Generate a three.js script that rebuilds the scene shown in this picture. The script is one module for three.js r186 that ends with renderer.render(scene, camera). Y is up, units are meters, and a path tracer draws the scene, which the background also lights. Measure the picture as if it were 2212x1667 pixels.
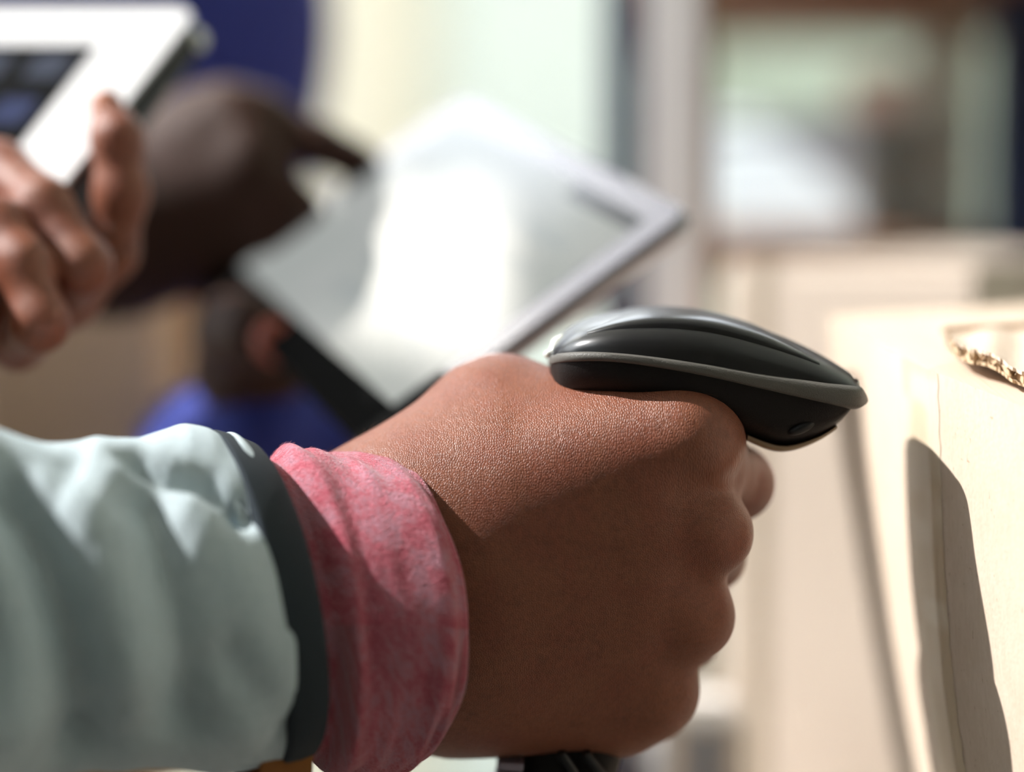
import * as THREE from 'three';
import { RoundedBoxGeometry } from 'three/addons/geometries/RoundedBoxGeometry.js';
import { mergeGeometries, toCreasedNormals } from 'three/addons/utils/BufferGeometryUtils.js';
import { RectAreaLightUniformsLib } from 'three/addons/lights/RectAreaLightUniformsLib.js';

// ------------------------------------------------------------------ camera, sky, sun, exposure
const scene = new THREE.Scene();
const V = (x, y, z) => new THREE.Vector3(x, y, z);
const creased = (g, a) => { g.scale(1000, 1000, 1000); return toCreasedNormals(g, a).scale(0.001, 0.001, 0.001); }; // it joins corners in units of 0.01, so work in millimetres
const FOV = 18.7, PITCH = THREE.MathUtils.degToRad(4.5), EYE = V(0, 1.25, 0);
const camera = new THREE.PerspectiveCamera(FOV, 2212 / 1667, 0.05, 60);
const FWD = V(0, -Math.sin(PITCH), -Math.cos(PITCH)), UPV = V(0, Math.cos(PITCH), -Math.sin(PITCH));
camera.position.copy(EYE);
camera.lookAt(EYE.clone().add(FWD));
camera.focus = 0.583;
camera.userData.fStop = 2.8;
scene.add(camera);
const renderer = new THREE.WebGLRenderer({ antialias: true });
renderer.toneMapping = THREE.LinearToneMapping;
renderer.toneMappingExposure = 1.0;
renderer.shadowMap.enabled = true;
RectAreaLightUniformsLib.init();

{ // bright hazy daylight: pale blue above, cream near the horizon
  const w = 256, h = 128, d = new Float32Array(w * h * 4);
  for (let y = 0; y < h; y++) for (let x = 0; x < w; x++) {
    const e = Math.max(0, Math.sin(((y + 0.5) / h - 0.5) * Math.PI)), k = Math.pow(e, 0.5), i = (y * w + x) * 4;
    d[i] = 5.2 - 1.1 * k; d[i + 1] = 5.2 - 0.6 * k; d[i + 2] = 4.9 + 0.3 * k; d[i + 3] = 1;
  }
  const sky = new THREE.DataTexture(d, w, h, THREE.RGBAFormat, THREE.FloatType);
  sky.mapping = THREE.EquirectangularReflectionMapping; sky.magFilter = THREE.LinearFilter; sky.needsUpdate = true;
  scene.background = sky;
}
const SUN = V(-0.72, 0.68, -0.05).normalize();
const sun = new THREE.DirectionalLight(new THREE.Color(1, 0.98, 0.95), 8.4);
sun.position.copy(V(0, 1.2, -0.6).addScaledVector(SUN, 12));
sun.target.position.set(0, 1.2, -0.6);
sun.castShadow = true; sun.shadow.mapSize.set(4096, 4096); sun.shadow.radius = 1;
Object.assign(sun.shadow.camera, { left: -5, right: 5, top: 5, bottom: -5, near: 0.5, far: 30 });
scene.add(sun, sun.target);

// ------------------------------------------------------------------ helpers
const F = 833.5 / Math.tan(THREE.MathUtils.degToRad(FOV / 2));
function P(px, py, d) { // a photograph pixel at a depth along the view axis -> a point of the world
  return EYE.clone().add(V(((px - 1106) / F) * d, 0, 0)).addScaledVector(UPV, ((833.5 - py) / F) * d).addScaledVector(FWD, d);
}
let seed = 7;
const rnd = () => { seed = (seed * 1664525 + 1013904223) >>> 0; return seed / 4294967296; };
const clamp = (x, a, b) => Math.min(b, Math.max(a, x)), lerp = (a, b, t) => a + (b - a) * t;
const sstep = (a, b, x) => { const t = clamp((x - a) / (b - a), 0, 1); return t * t * (3 - 2 * t); };

const used = {};
function numbered(n) { const k = used[n] = (used[n] ?? -1) + 1; return k ? n + '_' + String(k).padStart(3, '0') : n; }
function thing(name, label, category, base, group) {
  const o = new THREE.Group(); o.name = numbered(name); o.position.copy(base); o.userData = { label, category };
  if (group) o.userData.group = group;
  scene.add(o); return o;
}
function worldOf(o) { const v = V(0, 0, 0); for (let q = o; q && q !== scene; q = q.parent) v.add(q.position); return v; }
// geometry in world coordinates -> a mesh under its parent (a thing or a part); parents are only ever shifted
function part(parent, name, geo, mat, label) {
  const w = worldOf(parent); geo.translate(-w.x, -w.y, -w.z);
  const m = new THREE.Mesh(geo, mat); m.name = parent === scene ? numbered(name) : name;
  m.castShadow = m.receiveShadow = true; if (label) m.userData.label = label;
  parent.add(m); return m;
}
function struct(name, geo, mat) { const m = part(scene, name, geo, mat); m.userData.kind = 'structure'; return m; }

// ---- textures
function tex(n, fn, srgb, rep) {
  const d = new Uint8Array(n * n * 4);
  for (let y = 0; y < n; y++) for (let x = 0; x < n; x++) { const c = fn(x / n, y / n), i = (y * n + x) * 4; for (let k = 0; k < 3; k++) d[i + k] = clamp(Math.round(255 * (c.length ? c[k] : c)), 0, 255); d[i + 3] = 255; }
  const t = new THREE.DataTexture(d, n, n); t.wrapS = t.wrapT = THREE.RepeatWrapping; t.magFilter = THREE.LinearFilter; t.minFilter = THREE.LinearFilter;
  if (srgb) t.colorSpace = THREE.SRGBColorSpace; if (rep) t.repeat.set(rep[0] ?? rep, rep[1] ?? rep); t.needsUpdate = true; return t;
}
function lattice(n, s) { const a = new Float32Array(n * n); let q = s * 7919 + 13; for (let i = 0; i < n * n; i++) { q = (q * 1664525 + 1013904223) >>> 0; a[i] = q / 4294967296; } return a; }
const lat = {};
function noise(u, v, nx, ny, s = 1) { // tiling value noise with nx x ny cells
  const L = lat[s] ??= lattice(256, s), x = u * nx, y = v * ny, x0 = Math.floor(x), y0 = Math.floor(y), fx = x - x0, fy = y - y0;
  const g = (i, j) => L[((((j % ny) + ny) % ny) & 255) * 256 + ((((i % nx) + nx) % nx) & 255)], a = fx * fx * (3 - 2 * fx), b = fy * fy * (3 - 2 * fy);
  return lerp(lerp(g(x0, y0), g(x0 + 1, y0), a), lerp(g(x0, y0 + 1), g(x0 + 1, y0 + 1), a), b);
}
const mixc = (a, b, t) => [lerp(a[0], b[0], t), lerp(a[1], b[1], t), lerp(a[2], b[2], t)];
const hex = (h) => [((h >> 16) & 255) / 255, ((h >> 8) & 255) / 255, (h & 255) / 255];

// skin relief: a net of fine creases round small plateaus (jittered cells, distance to their borders)
function cells(n, jit, s) {
  const J = lattice(n * 2, s);
  return (u, v) => {
    const x = u * n, y = v * n, x0 = Math.floor(x), y0 = Math.floor(y); let a = 9, b = 9;
    for (let j = -1; j <= 1; j++) for (let i = -1; i <= 1; i++) {
      const cx = ((x0 + i) % n + n) % n, cy = ((y0 + j) % n + n) % n, dx = x0 + i + 0.5 + (J[cy * n * 2 + cx] - 0.5) * jit - x, dy = y0 + j + 0.5 + (J[(cy + n) * n * 2 + cx] - 0.5) * jit - y, q = Math.hypot(dx, dy);
      if (q < a) { b = a; a = q; } else if (q < b) b = q;
    }
    return b - a;
  };
}
const cellA = cells(44, 0.95, 3), cellB = cells(20, 0.95, 5);
const skinBump = tex(1024, (u, v) => 0.25 + 0.5 * Math.min(1, cellA(u, v) * 2.4) + 0.17 * Math.min(1, cellB(u, v) * 3.5) + 0.06 * noise(u, v, 200, 200, 2), false, 1 / 0.026);
const skinMap = (base, red, dark) => tex(512, (u, v) => {
  let c = mixc(base, red, sstep(0.35, 0.8, noise(u, v, 9, 9, 4) * 0.6 + noise(u, v, 23, 23, 5) * 0.4) * 0.55);
  c = mixc(c, dark, sstep(0.62, 0.9, noise(u, v, 14, 14, 6) * 0.5 + noise(u, v, 60, 60, 7) * 0.5) * 0.4);
  return c.map((q) => q * (0.95 + 0.1 * noise(u, v, 128, 128, 8)));
}, true, 1 / 0.09);
const M = {};
const std = (o) => new THREE.MeshStandardMaterial(o), phys = (o) => new THREE.MeshPhysicalMaterial(o);
M.skinA = phys({ map: skinMap(hex(0x834c35), hex(0x7e422f), hex(0x6b3a27)), bumpMap: skinBump, bumpScale: 0.00013, roughness: 0.47, specularIntensity: 1, sheen: 0.5, sheenColor: new THREE.Color(1, 0.9, 0.85), sheenRoughness: 0.4 });
M.skinB = phys({ map: skinMap(hex(0x40291f), hex(0x44271f), hex(0x311f19)), bumpMap: skinBump, bumpScale: 0.00012, roughness: 0.5, specularIntensity: 0.45 });
M.nailA = phys({ color: 0xc08268, roughness: 0.28, clearcoat: 0.4, clearcoatRoughness: 0.2 });
M.downHair = std({ color: 0x7a4b30, roughness: 0.5 });
M.cuffFuzz = std({ color: 0xd08c98, roughness: 0.9 });
M.hair = std({ color: 0x15110f, roughness: 0.6 });
const weave = tex(256, (u, v) => 0.5 + 0.25 * Math.sin(u * 64 * Math.PI) * Math.sin(v * 64 * Math.PI) + 0.3 * (noise(u, v, 64, 64, 11) - 0.5), false, 1 / 0.03);
M.jacket = phys({ map: tex(256, (u, v) => mixc(hex(0xaab8be), hex(0xb9c6cb), noise(u, v, 60, 90, 12) * 0.6 + noise(u, v, 7, 7, 13) * 0.4), true, 1 / 0.12), bumpMap: weave, bumpScale: 0.0002, roughness: 0.85, sheen: 0.25, sheenColor: new THREE.Color(0.6, 0.7, 0.72), sheenRoughness: 0.6 });
M.hem = std({ color: 0x18232b, bumpMap: weave, bumpScale: 0.0002, roughness: 0.9 });
M.mustard = std({ color: 0x84501a, roughness: 0.85, bumpMap: weave, bumpScale: 0.0002 });
M.cuff = phys({
  map: tex(1024, (u, v) => {
    const n = noise(u, v, 11, 13, 14) * 0.45 + noise(u, v, 31, 37, 15) * 0.25 + noise(u, v, 120, 110, 16) * 0.3;
    let c = mixc(hex(0xba6a77), hex(0xae5160), sstep(0.4, 0.8, n));
    return mixc(c, hex(0xaf8796), sstep(0.55, 0.25, n) * 0.6);
  }, true, 1 / 0.06),
  bumpMap: tex(512, (u, v) => 0.5 * noise(u, v, 128, 128, 17) + 0.3 * noise(u, v, 40, 40, 18) + 0.2 * noise(u, v, 200, 60, 19), false, 1 / 0.03), bumpScale: 0.00045, roughness: 0.95, sheen: 1, sheenColor: new THREE.Color(1, 0.88, 0.9), sheenRoughness: 0.5,
});
M.navy = phys({ map: tex(256, (u, v) => mixc(hex(0x27327f), hex(0x2f3b90), noise(u, v, 80, 80, 20)), true, 8), roughness: 0.85, sheen: 0.3, sheenColor: new THREE.Color(0.3, 0.35, 0.8), sheenRoughness: 0.6 });
M.trousersA = std({ color: 0x2b2f36, roughness: 0.9 });
M.shoe = std({ color: 0x1a1715, roughness: 0.6 });
const cardMap = (a, b) => tex(512, (u, v) => {
  const f = noise(u, v, 200, 40, 22) * 0.4 + noise(u, v, 250, 120, 23) * 0.3 + noise(u, v, 12, 12, 24) * 0.3;
  let c = mixc(a, b, f); const k = noise(u, v, 240, 90, 25); if (k > 0.93) c = mixc(c, hex(0x8a6a4a), (k - 0.93) * 6); return c;
}, true, 1 / 0.14);
const cardBump = tex(512, (u, v) => 0.5 * noise(u, v, 250, 180, 26) + 0.3 * noise(u, v, 90, 90, 27) + 0.05 * (0.5 + 0.5 * Math.sin(u * 2 * Math.PI * 24)), false, 1 / 0.14);
M.card = phys({ map: cardMap(hex(0xd0bba6), hex(0xddcab8)), bumpMap: cardBump, bumpScale: 0.00008, roughness: 0.8, specularIntensity: 0.5 });
M.cardPale = phys({ map: cardMap(hex(0xe2d0bf), hex(0xebdccd)), bumpMap: cardBump, bumpScale: 0.0002, roughness: 0.85, specularIntensity: 0.4 });
M.cardDull = phys({ map: cardMap(hex(0xa9835c), hex(0xb69069)), bumpMap: cardBump, bumpScale: 0.0002, roughness: 0.85, specularIntensity: 0.4 });
M.cardTan = phys({ map: cardMap(hex(0xc6a788), hex(0xd3b698)), bumpMap: cardBump, bumpScale: 0.0001, roughness: 0.85, specularIntensity: 0.4 });
M.cardEdge = phys({ map: cardMap(hex(0xb59a7c), hex(0xd8c2a6)), bumpMap: cardBump, bumpScale: 0.0006, roughness: 0.95, specularIntensity: 0.2 });
M.tape = phys({ map: tex(256, (u, v) => mixc(hex(0xd6c2a6), hex(0xe1d1ba), sstep(0.3, 0.8, noise(u, v, 5, 18, 28))), true, 1 / 0.12), bumpMap: tex(256, (u, v) => noise(u, v, 8, 4, 29) * 0.7 + noise(u, v, 40, 12, 30) * 0.3, false, 1 / 0.06), bumpScale: 0.0003, roughness: 0.4, specularIntensity: 0.7 });
M.blackGloss = phys({ color: 0x121215, roughness: 0.36, specularIntensity: 0.8, clearcoat: 0.5, clearcoatRoughness: 0.22 });
const grainBump = tex(256, (u, v) => noise(u, v, 128, 128, 31), false, 1 / 0.02);
M.rubber = phys({ color: 0x5c5954, roughness: 0.55, bumpMap: grainBump, bumpScale: 0.00006, specularIntensity: 0.8 });
M.blackMatte = phys({ color: 0x110d0b, roughness: 0.5, specularIntensity: 0.45, bumpMap: grainBump, bumpScale: 0.00005 });
M.blackRubber = phys({ color: 0x060606, roughness: 0.9, specularIntensity: 0.15 });
M.hole = std({ color: 0x050506, roughness: 0.6 });
M.scanGlass = phys({ color: 0x2a0608, roughness: 0.08, clearcoat: 1, clearcoatRoughness: 0.05 });
M.lens = phys({ color: 0xf2f4ea, roughness: 0.1, clearcoat: 1, clearcoatRoughness: 0.03 });
M.whiteBezel = phys({ color: 0xcccbcd, roughness: 0.3, clearcoat: 0.3, clearcoatRoughness: 0.08 });
M.blackEdge = phys({ color: 0x121214, roughness: 0.3, metalness: 0.2 });
M.greyMetal = phys({ color: 0xb5b3ba, roughness: 0.34, metalness: 0.55 });
M.silverBezel = phys({ color: 0x6b6972, roughness: 0.3, metalness: 0.15, clearcoat: 0.6, clearcoatRoughness: 0.1 });
M.blackBezel = phys({ color: 0x0d0d0f, roughness: 0.12, clearcoat: 1, clearcoatRoughness: 0.04 });
const wood = (a, b, s) => std({ map: tex(256, (u, v) => mixc(a, b, noise(u, v, 40, 4, s) * 0.6 + noise(u, v, 120, 10, s + 1) * 0.4), true, 2), roughness: 0.75 });
M.wood = wood(hex(0x7c553a), hex(0x96694a), 33);
M.bench = wood(hex(0x9c7f5c), hex(0xb09371), 36);
M.post = phys({ map: tex(128, (u, v) => mixc(hex(0xd3cdcb), hex(0xded8d5), noise(u, v, 20, 20, 38)), true, 4), roughness: 0.5, metalness: 0.25 });
M.postBrown = std({ color: 0x94765f, roughness: 0.7 });
M.postBlue = phys({ color: 0x1c2f57, roughness: 0.45 });
M.wallPaint = std({ map: tex(256, (u, v) => mixc(hex(0xe6e4d6), hex(0xedebdf), noise(u, v, 30, 30, 39)), true, 1), roughness: 0.9 });
M.wallGreen = std({ map: tex(256, (u, v) => mixc(hex(0xd6ddd2), hex(0xdfe5da), noise(u, v, 30, 30, 40)), true, 1), roughness: 0.9 });
M.wallDim = std({ map: tex(256, (u, v) => mixc(hex(0x5a544c), hex(0x645d54), noise(u, v, 30, 30, 41)), true, 1), roughness: 0.9 });
M.floor = std({ map: tex(512, (u, v) => mixc(hex(0x57544e), hex(0x66625b), noise(u, v, 8, 8, 42) * 0.6 + noise(u, v, 120, 120, 43) * 0.4), true, 0.7), roughness: 0.6 });
M.ceil = std({ color: 0xb5b2aa, roughness: 0.9 });
M.lampGlow = std({ color: 0xffffff, emissive: 0xfffaf0, emissiveIntensity: 14 });
M.frame = std({ color: 0xd7d7d2, roughness: 0.5 });
M.glass = phys({ color: 0xffffff, transmission: 1, thickness: 0, roughness: 0.02 });
M.blindCream = phys({ color: 0xefe8d6, roughness: 0.95, transmission: 0.17, thickness: 0, side: THREE.DoubleSide });
M.blindCool = phys({ color: 0xe4ece6, roughness: 0.95, transmission: 0.17, thickness: 0, side: THREE.DoubleSide });
M.blindGrey = phys({ color: 0xb9c4b4, roughness: 0.95, transmission: 0.17, thickness: 0, side: THREE.DoubleSide });
M.tote = phys({ color: 0xc4d0d5, roughness: 0.4 });
M.toteGreen = phys({ color: 0x9ba69a, roughness: 0.5 });
M.pink = std({ color: 0xf2d6c4, roughness: 0.8 });
M.film = phys({ color: 0xdadfcc, roughness: 0.35 });
M.filmGrey = phys({ color: 0xbcc2b8, roughness: 0.35 });
M.whiteCarton = std({ map: tex(128, (u, v) => mixc(hex(0xe4dcd6), hex(0xeee7e1), noise(u, v, 50, 50, 45)), true, 4), roughness: 0.7 });
M.bluePrint = std({ color: 0x7f93ab, roughness: 0.7 });

// ---- geometry
const box = (x0, y0, z0, x1, y1, z1, r = 0.004) => new RoundedBoxGeometry(x1 - x0, y1 - y0, z1 - z0, 2, Math.min(r, (x1 - x0) / 2.1, (y1 - y0) / 2.1, (z1 - z0) / 2.1)).translate((x0 + x1) / 2, (y0 + y1) / 2, (z0 + z1) / 2);
function fromArrays(pos, idx, uv, crease) {
  let g = new THREE.BufferGeometry();
  g.setAttribute('position', new THREE.BufferAttribute(new Float32Array(pos), 3));
  g.setAttribute('uv', new THREE.BufferAttribute(new Float32Array(uv ?? new Array((pos.length / 3) * 2).fill(0)), 2));
  g.setIndex(idx); g.computeVertexNormals();
  if (crease) g = creased(g, crease);
  return g;
}
// a lofted skin through rings of points (each ring closed), ends fanned shut
function loft(rings, { caps = true, crease = 0, flip = false, us, vs } = {}) {
  const n = rings[0].length, pos = [], uv = [], idx = []; let vv = 0;
  rings.forEach((r, i) => {
    if (i) vv += r[0].distanceTo(rings[i - 1][0]);
    let uu = 0;
    for (let j = 0; j <= n; j++) { const p = r[j % n]; if (j) uu += p.distanceTo(r[j - 1]); pos.push(p.x, p.y, p.z); uv.push(us ? us * j / n : uu, vs ? vs * i : vv); }
  });
  const q = (a, b, c, d) => flip ? idx.push(a, c, b, b, c, d) : idx.push(a, b, c, b, d, c);
  for (let i = 0; i < rings.length - 1; i++) for (let j = 0; j < n; j++) { const a = i * (n + 1) + j; q(a, a + 1, a + n + 1, a + n + 2); }
  if (caps) for (const e of [0, rings.length - 1]) {
    const c = rings[e].reduce((s, p) => s.add(p), V(0, 0, 0)).multiplyScalar(1 / n), at = pos.length / 3; pos.push(c.x, c.y, c.z); uv.push(0, 0);
    for (let j = 0; j < n; j++) { const p = rings[e][j]; pos.push(p.x, p.y, p.z); uv.push(p.x - c.x, p.y - c.y); }
    for (let j = 0; j < n; j++) { const a = at + 1 + j, b = at + 1 + ((j + 1) % n); (e === 0) !== flip ? idx.push(at, b, a) : idx.push(at, a, b); }
  }
  return fromArrays(pos, idx, uv, crease);
}
const crv = (pts) => new THREE.CatmullRomCurve3(pts, false, 'catmullrom', 0.5);
const table = (rows) => (x) => { // smooth one-dimensional table
  let i = 0; while (i < rows.length - 2 && x > rows[i + 1][0]) i++;
  const [x0, y0] = rows[i], [x1, y1] = rows[i + 1], p = rows[i - 1] ?? rows[i], n = rows[i + 2] ?? rows[i + 1], h = x1 - x0, t = clamp((x - x0) / h, 0, 1);
  const m0 = ((y1 - p[1]) / Math.max(1e-9, x1 - p[0])) * h, m1 = ((n[1] - y0) / Math.max(1e-9, n[0] - x0)) * h, t2 = t * t, t3 = t2 * t;
  return (2 * t3 - 3 * t2 + 1) * y0 + (t3 - 2 * t2 + t) * m0 + (-2 * t3 + 3 * t2) * y1 + (t3 - t2) * m1;
};

// ---- signed distance bodies
function cap(a, b, ra, rb = ra, k = 0.008) {
  const dx = b.x - a.x, dy = b.y - a.y, dz = b.z - a.z, L = dx * dx + dy * dy + dz * dz || 1e-12;
  return { k, f: (x, y, z) => { const qx = x - a.x, qy = y - a.y, qz = z - a.z, t = clamp((qx * dx + qy * dy + qz * dz) / L, 0, 1); return Math.hypot(qx - t * dx, qy - t * dy, qz - t * dz) - (ra + (rb - ra) * t); }, lo: [Math.min(a.x - ra, b.x - rb), Math.min(a.y - ra, b.y - rb), Math.min(a.z - ra, b.z - rb)], hi: [Math.max(a.x + ra, b.x + rb), Math.max(a.y + ra, b.y + rb), Math.max(a.z + ra, b.z + rb)] };
}
function ell(c, r, k = 0.008, rotZ = 0) {
  const co = Math.cos(rotZ), si = Math.sin(rotZ), R = Math.max(r[0], r[1], r[2]);
  return { k, f: (x, y, z) => { const X = x - c.x, Y = y - c.y, qz = z - c.z, qx = X * co + Y * si, qy = -X * si + Y * co, k0 = Math.hypot(qx / r[0], qy / r[1], qz / r[2]), k1 = Math.hypot(qx / r[0] ** 2, qy / r[1] ** 2, qz / r[2] ** 2); return k1 < 1e-9 ? -R : (k0 * (k0 - 1)) / k1; }, lo: [c.x - R, c.y - R, c.z - R], hi: [c.x + R, c.y + R, c.z + R] };
}
// a soft groove (amp > 0) or ridge (amp < 0) along a segment
function crease(a, b, amp, s) {
  const dx = b.x - a.x, dy = b.y - a.y, dz = b.z - a.z, L = dx * dx + dy * dy + dz * dz || 1e-12;
  return { add: (x, y, z) => { const qx = x - a.x, qy = y - a.y, qz = z - a.z, t = clamp((qx * dx + qy * dy + qz * dz) / L, 0, 1), q = (qx - t * dx) ** 2 + (qy - t * dy) ** 2 + (qz - t * dz) ** 2; return q > 9 * s * s ? 0 : amp * Math.exp(-q / (2 * s * s)); } };
}
function sdfMesh(prims, h, pad = 0.006, clip) {
  const solids = prims.filter((p) => p.f), adds = prims.filter((p) => p.add);
  const f = (x, y, z) => {
    let d = solids[0].f(x, y, z);
    for (let i = 1; i < solids.length; i++) { const p = solids[i], e = p.f(x, y, z), k = p.k, g = Math.max(k - Math.abs(d - e), 0) / k; d = Math.min(d, e) - g * g * k * 0.25; }
    if (adds.length && d < 0.02) for (const a of adds) d += a.add(x, y, z);
    return clip ? Math.max(d, clip(x, y, z)) : d;
  };
  const lo = [0, 1, 2].map((c) => Math.min(...solids.map((p) => p.lo[c])) - pad), hi = [0, 1, 2].map((c) => Math.max(...solids.map((p) => p.hi[c])) + pad);
  const [nx, ny, nz] = [0, 1, 2].map((c) => Math.ceil((hi[c] - lo[c]) / h) + 1), val = new Float32Array(nx * ny * nz), id = (i, j, k) => (k * ny + j) * nx + i;
  for (let k = 0; k < nz; k++) for (let j = 0; j < ny; j++) for (let i = 0; i < nx; i++) {
    const v = f(lo[0] + i * h, lo[1] + j * h, lo[2] + k * h); val[id(i, j, k)] = v;
    const skip = Math.floor((Math.abs(v) - 0.012) / h / 1.8) - 1; // far from the surface: fill ahead
    if (skip > 0 && !clip) { const e = Math.min(nx - 1, i + skip); for (let q = i + 1; q <= e; q++) val[id(q, j, k)] = v; i = e; }
  }
  const vert = new Int32Array(nx * ny * nz).fill(-1), pos = [], nor = [], idx = [], E = [[0, 1], [0, 2], [0, 4], [1, 3], [1, 5], [2, 3], [2, 6], [3, 7], [4, 5], [4, 6], [5, 7], [6, 7]];
  for (let k = 0; k < nz - 1; k++) for (let j = 0; j < ny - 1; j++) for (let i = 0; i < nx - 1; i++) {
    const c = []; let neg = 0;
    for (let q = 0; q < 8; q++) { c[q] = val[id(i + (q & 1), j + ((q >> 1) & 1), k + (q >> 2))]; if (c[q] < 0) neg++; }
    if (!neg || neg === 8) continue;
    let sx = 0, sy = 0, sz = 0, n = 0;
    for (const [a, b] of E) if (c[a] < 0 !== c[b] < 0) { const t = c[a] / (c[a] - c[b]); sx += lerp(a & 1, b & 1, t); sy += lerp((a >> 1) & 1, (b >> 1) & 1, t); sz += lerp(a >> 2, b >> 2, t); n++; }
    let x = lo[0] + (i + sx / n) * h, y = lo[1] + (j + sy / n) * h, z = lo[2] + (k + sz / n) * h, g;
    const e = h * 0.5;
    for (let it = 0; it < 2; it++) { g = [f(x + e, y, z) - f(x - e, y, z), f(x, y + e, z) - f(x, y - e, z), f(x, y, z + e) - f(x, y, z - e)]; const m = Math.hypot(...g) || 1; g = g.map((q) => q / m); if (!it) { const d = clamp(f(x, y, z), -h, h) * 0.8; x -= g[0] * d; y -= g[1] * d; z -= g[2] * d; } }
    vert[id(i, j, k)] = pos.length / 3; pos.push(x, y, z); nor.push(...g);
  }
  const quad = (a, b, c, d, fl) => { if (a < 0 || b < 0 || c < 0 || d < 0) return; fl ? idx.push(a, b, c, a, c, d) : idx.push(a, c, b, a, d, c); };
  for (let k = 1; k < nz - 1; k++) for (let j = 1; j < ny - 1; j++) for (let i = 1; i < nx - 1; i++) {
    const v = val[id(i, j, k)] < 0;
    if (v !== val[id(i + 1, j, k)] < 0) quad(vert[id(i, j - 1, k - 1)], vert[id(i, j, k - 1)], vert[id(i, j, k)], vert[id(i, j - 1, k)], v);
    if (v !== val[id(i, j + 1, k)] < 0) quad(vert[id(i - 1, j, k - 1)], vert[id(i - 1, j, k)], vert[id(i, j, k)], vert[id(i, j, k - 1)], v);
    if (v !== val[id(i, j, k + 1)] < 0) quad(vert[id(i - 1, j - 1, k)], vert[id(i, j - 1, k)], vert[id(i, j, k)], vert[id(i - 1, j, k)], v);
  }
  const g = new THREE.BufferGeometry();
  g.setAttribute('position', new THREE.BufferAttribute(new Float32Array(pos), 3)); g.setAttribute('normal', new THREE.BufferAttribute(new Float32Array(nor), 3)); g.setIndex(idx);
  g.setAttribute('uv', new THREE.BufferAttribute(new Float32Array((pos.length / 3) * 2), 2));
  return g;
}
// uv in metres, wrapped round an axis of the body itself (the seam lies on the side towards `back`)
function wrapUV(g, a, b, back, r0) {
  const ax = b.clone().sub(a).normalize(), e1 = back.clone().addScaledVector(ax, -back.dot(ax)).normalize().negate(), e2 = ax.clone().cross(e1), p = V(0, 0, 0), pa = g.attributes.position, uv = g.attributes.uv;
  for (let i = 0; i < pa.count; i++) { p.fromBufferAttribute(pa, i).sub(a); uv.setXY(i, Math.atan2(p.dot(e2), p.dot(e1)) * r0, p.dot(ax)); }
  return g;
}
const chain = (pts, rs, k = 0.004, k0 = 0.007) => pts.slice(1).map((p, i) => cap(pts[i], p, rs[i], rs[i + 1], i ? k : k0));

// ------------------------------------------------------------------ the hall
const X0 = -2.8, X1 = 2.4, Z0 = -4.3, Z1 = 1.9, HGT = 4.7, T = 0.15;
struct('floor', box(X0 - T, -0.2, Z0 - T, X1 + T, 0, Z1 + T, 0.001), M.floor);
struct('ceiling', box(X0 - T, HGT, Z0 - T, X1 + T, HGT + 0.2, Z1 + T, 0.001), M.ceil);
{ // back wall: painted below, a row of tall clerestory windows above
  const sill = 2.35, head = 4.45, xs = [[-1.9, -0.9], [-0.65, 0.35], [0.6, 1.6]];
  const lows = [[-0.62, -0.17], [-0.13, 0.30], [0.36, 1.1]], l0 = 0.08, l1 = 2.1;
  const g = [box(X0, 0, Z0 - T, X1, l0, Z0, 0.001), box(X0, l1, Z0 - T, X1, sill, Z0, 0.001), box(X0, head, Z0 - T, X1, HGT, Z0, 0.001)];
  let at = X0; for (const [a, b] of [...xs, [X1, X1]]) { g.push(box(at, sill, Z0 - T, a, head, Z0, 0.001)); at = b; }
  at = X0; for (const [a, b] of [...lows, [X1, X1]]) { g.push(box(at, l0, Z0 - T, a, l1, Z0, 0.001)); at = b; }
  lows.forEach(([a, b], i) => {
    windowUnit('window_' + (8 + i), (u0, u1, y0, y1, d) => box(u0, y0, Z0 - 0.1 - d, u1, y1, Z0 - 0.1 + d), a, b, l0, l1);
    const t = thing('roller_blind', ['cream roller blind pulled down over the bright back window', 'pale cool green roller blind pulled down over the bright back window', 'dull grey green blind over the back window seen through the rack'][i], 'blind', V((a + b) / 2, l0, Z0 + 0.02));
    part(t, 'cloth', new THREE.PlaneGeometry(b - a + 0.03, l1 - l0 - 0.02, 1, 1).translate((a + b) / 2, (l0 + l1) / 2, Z0 + 0.02), [M.blindCream, M.blindCool, M.blindGrey][i]);
    part(t, 'roller', new THREE.CylinderGeometry(0.02, 0.02, b - a + 0.03, 16).rotateZ(Math.PI / 2).translate((a + b) / 2, l1 + 0.01, Z0 + 0.025), M.frame);
    part(t, 'bottom_rail', box(a - 0.015, l0 - 0.01, Z0 + 0.012, b + 0.015, l0 + 0.02, Z0 + 0.028, 0.003), M.frame);
  });
  struct('wall_back', mergeGeometries(g), M.wallPaint);
  xs.forEach(([a, b], i) => windowUnit('window_' + (i + 1), (u0, u1, y0, y1, d) => box(u0, y0, Z0 - 0.1 - d, u1, y1, Z0 - 0.1 + d), a, b, sill, head));
}
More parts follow.
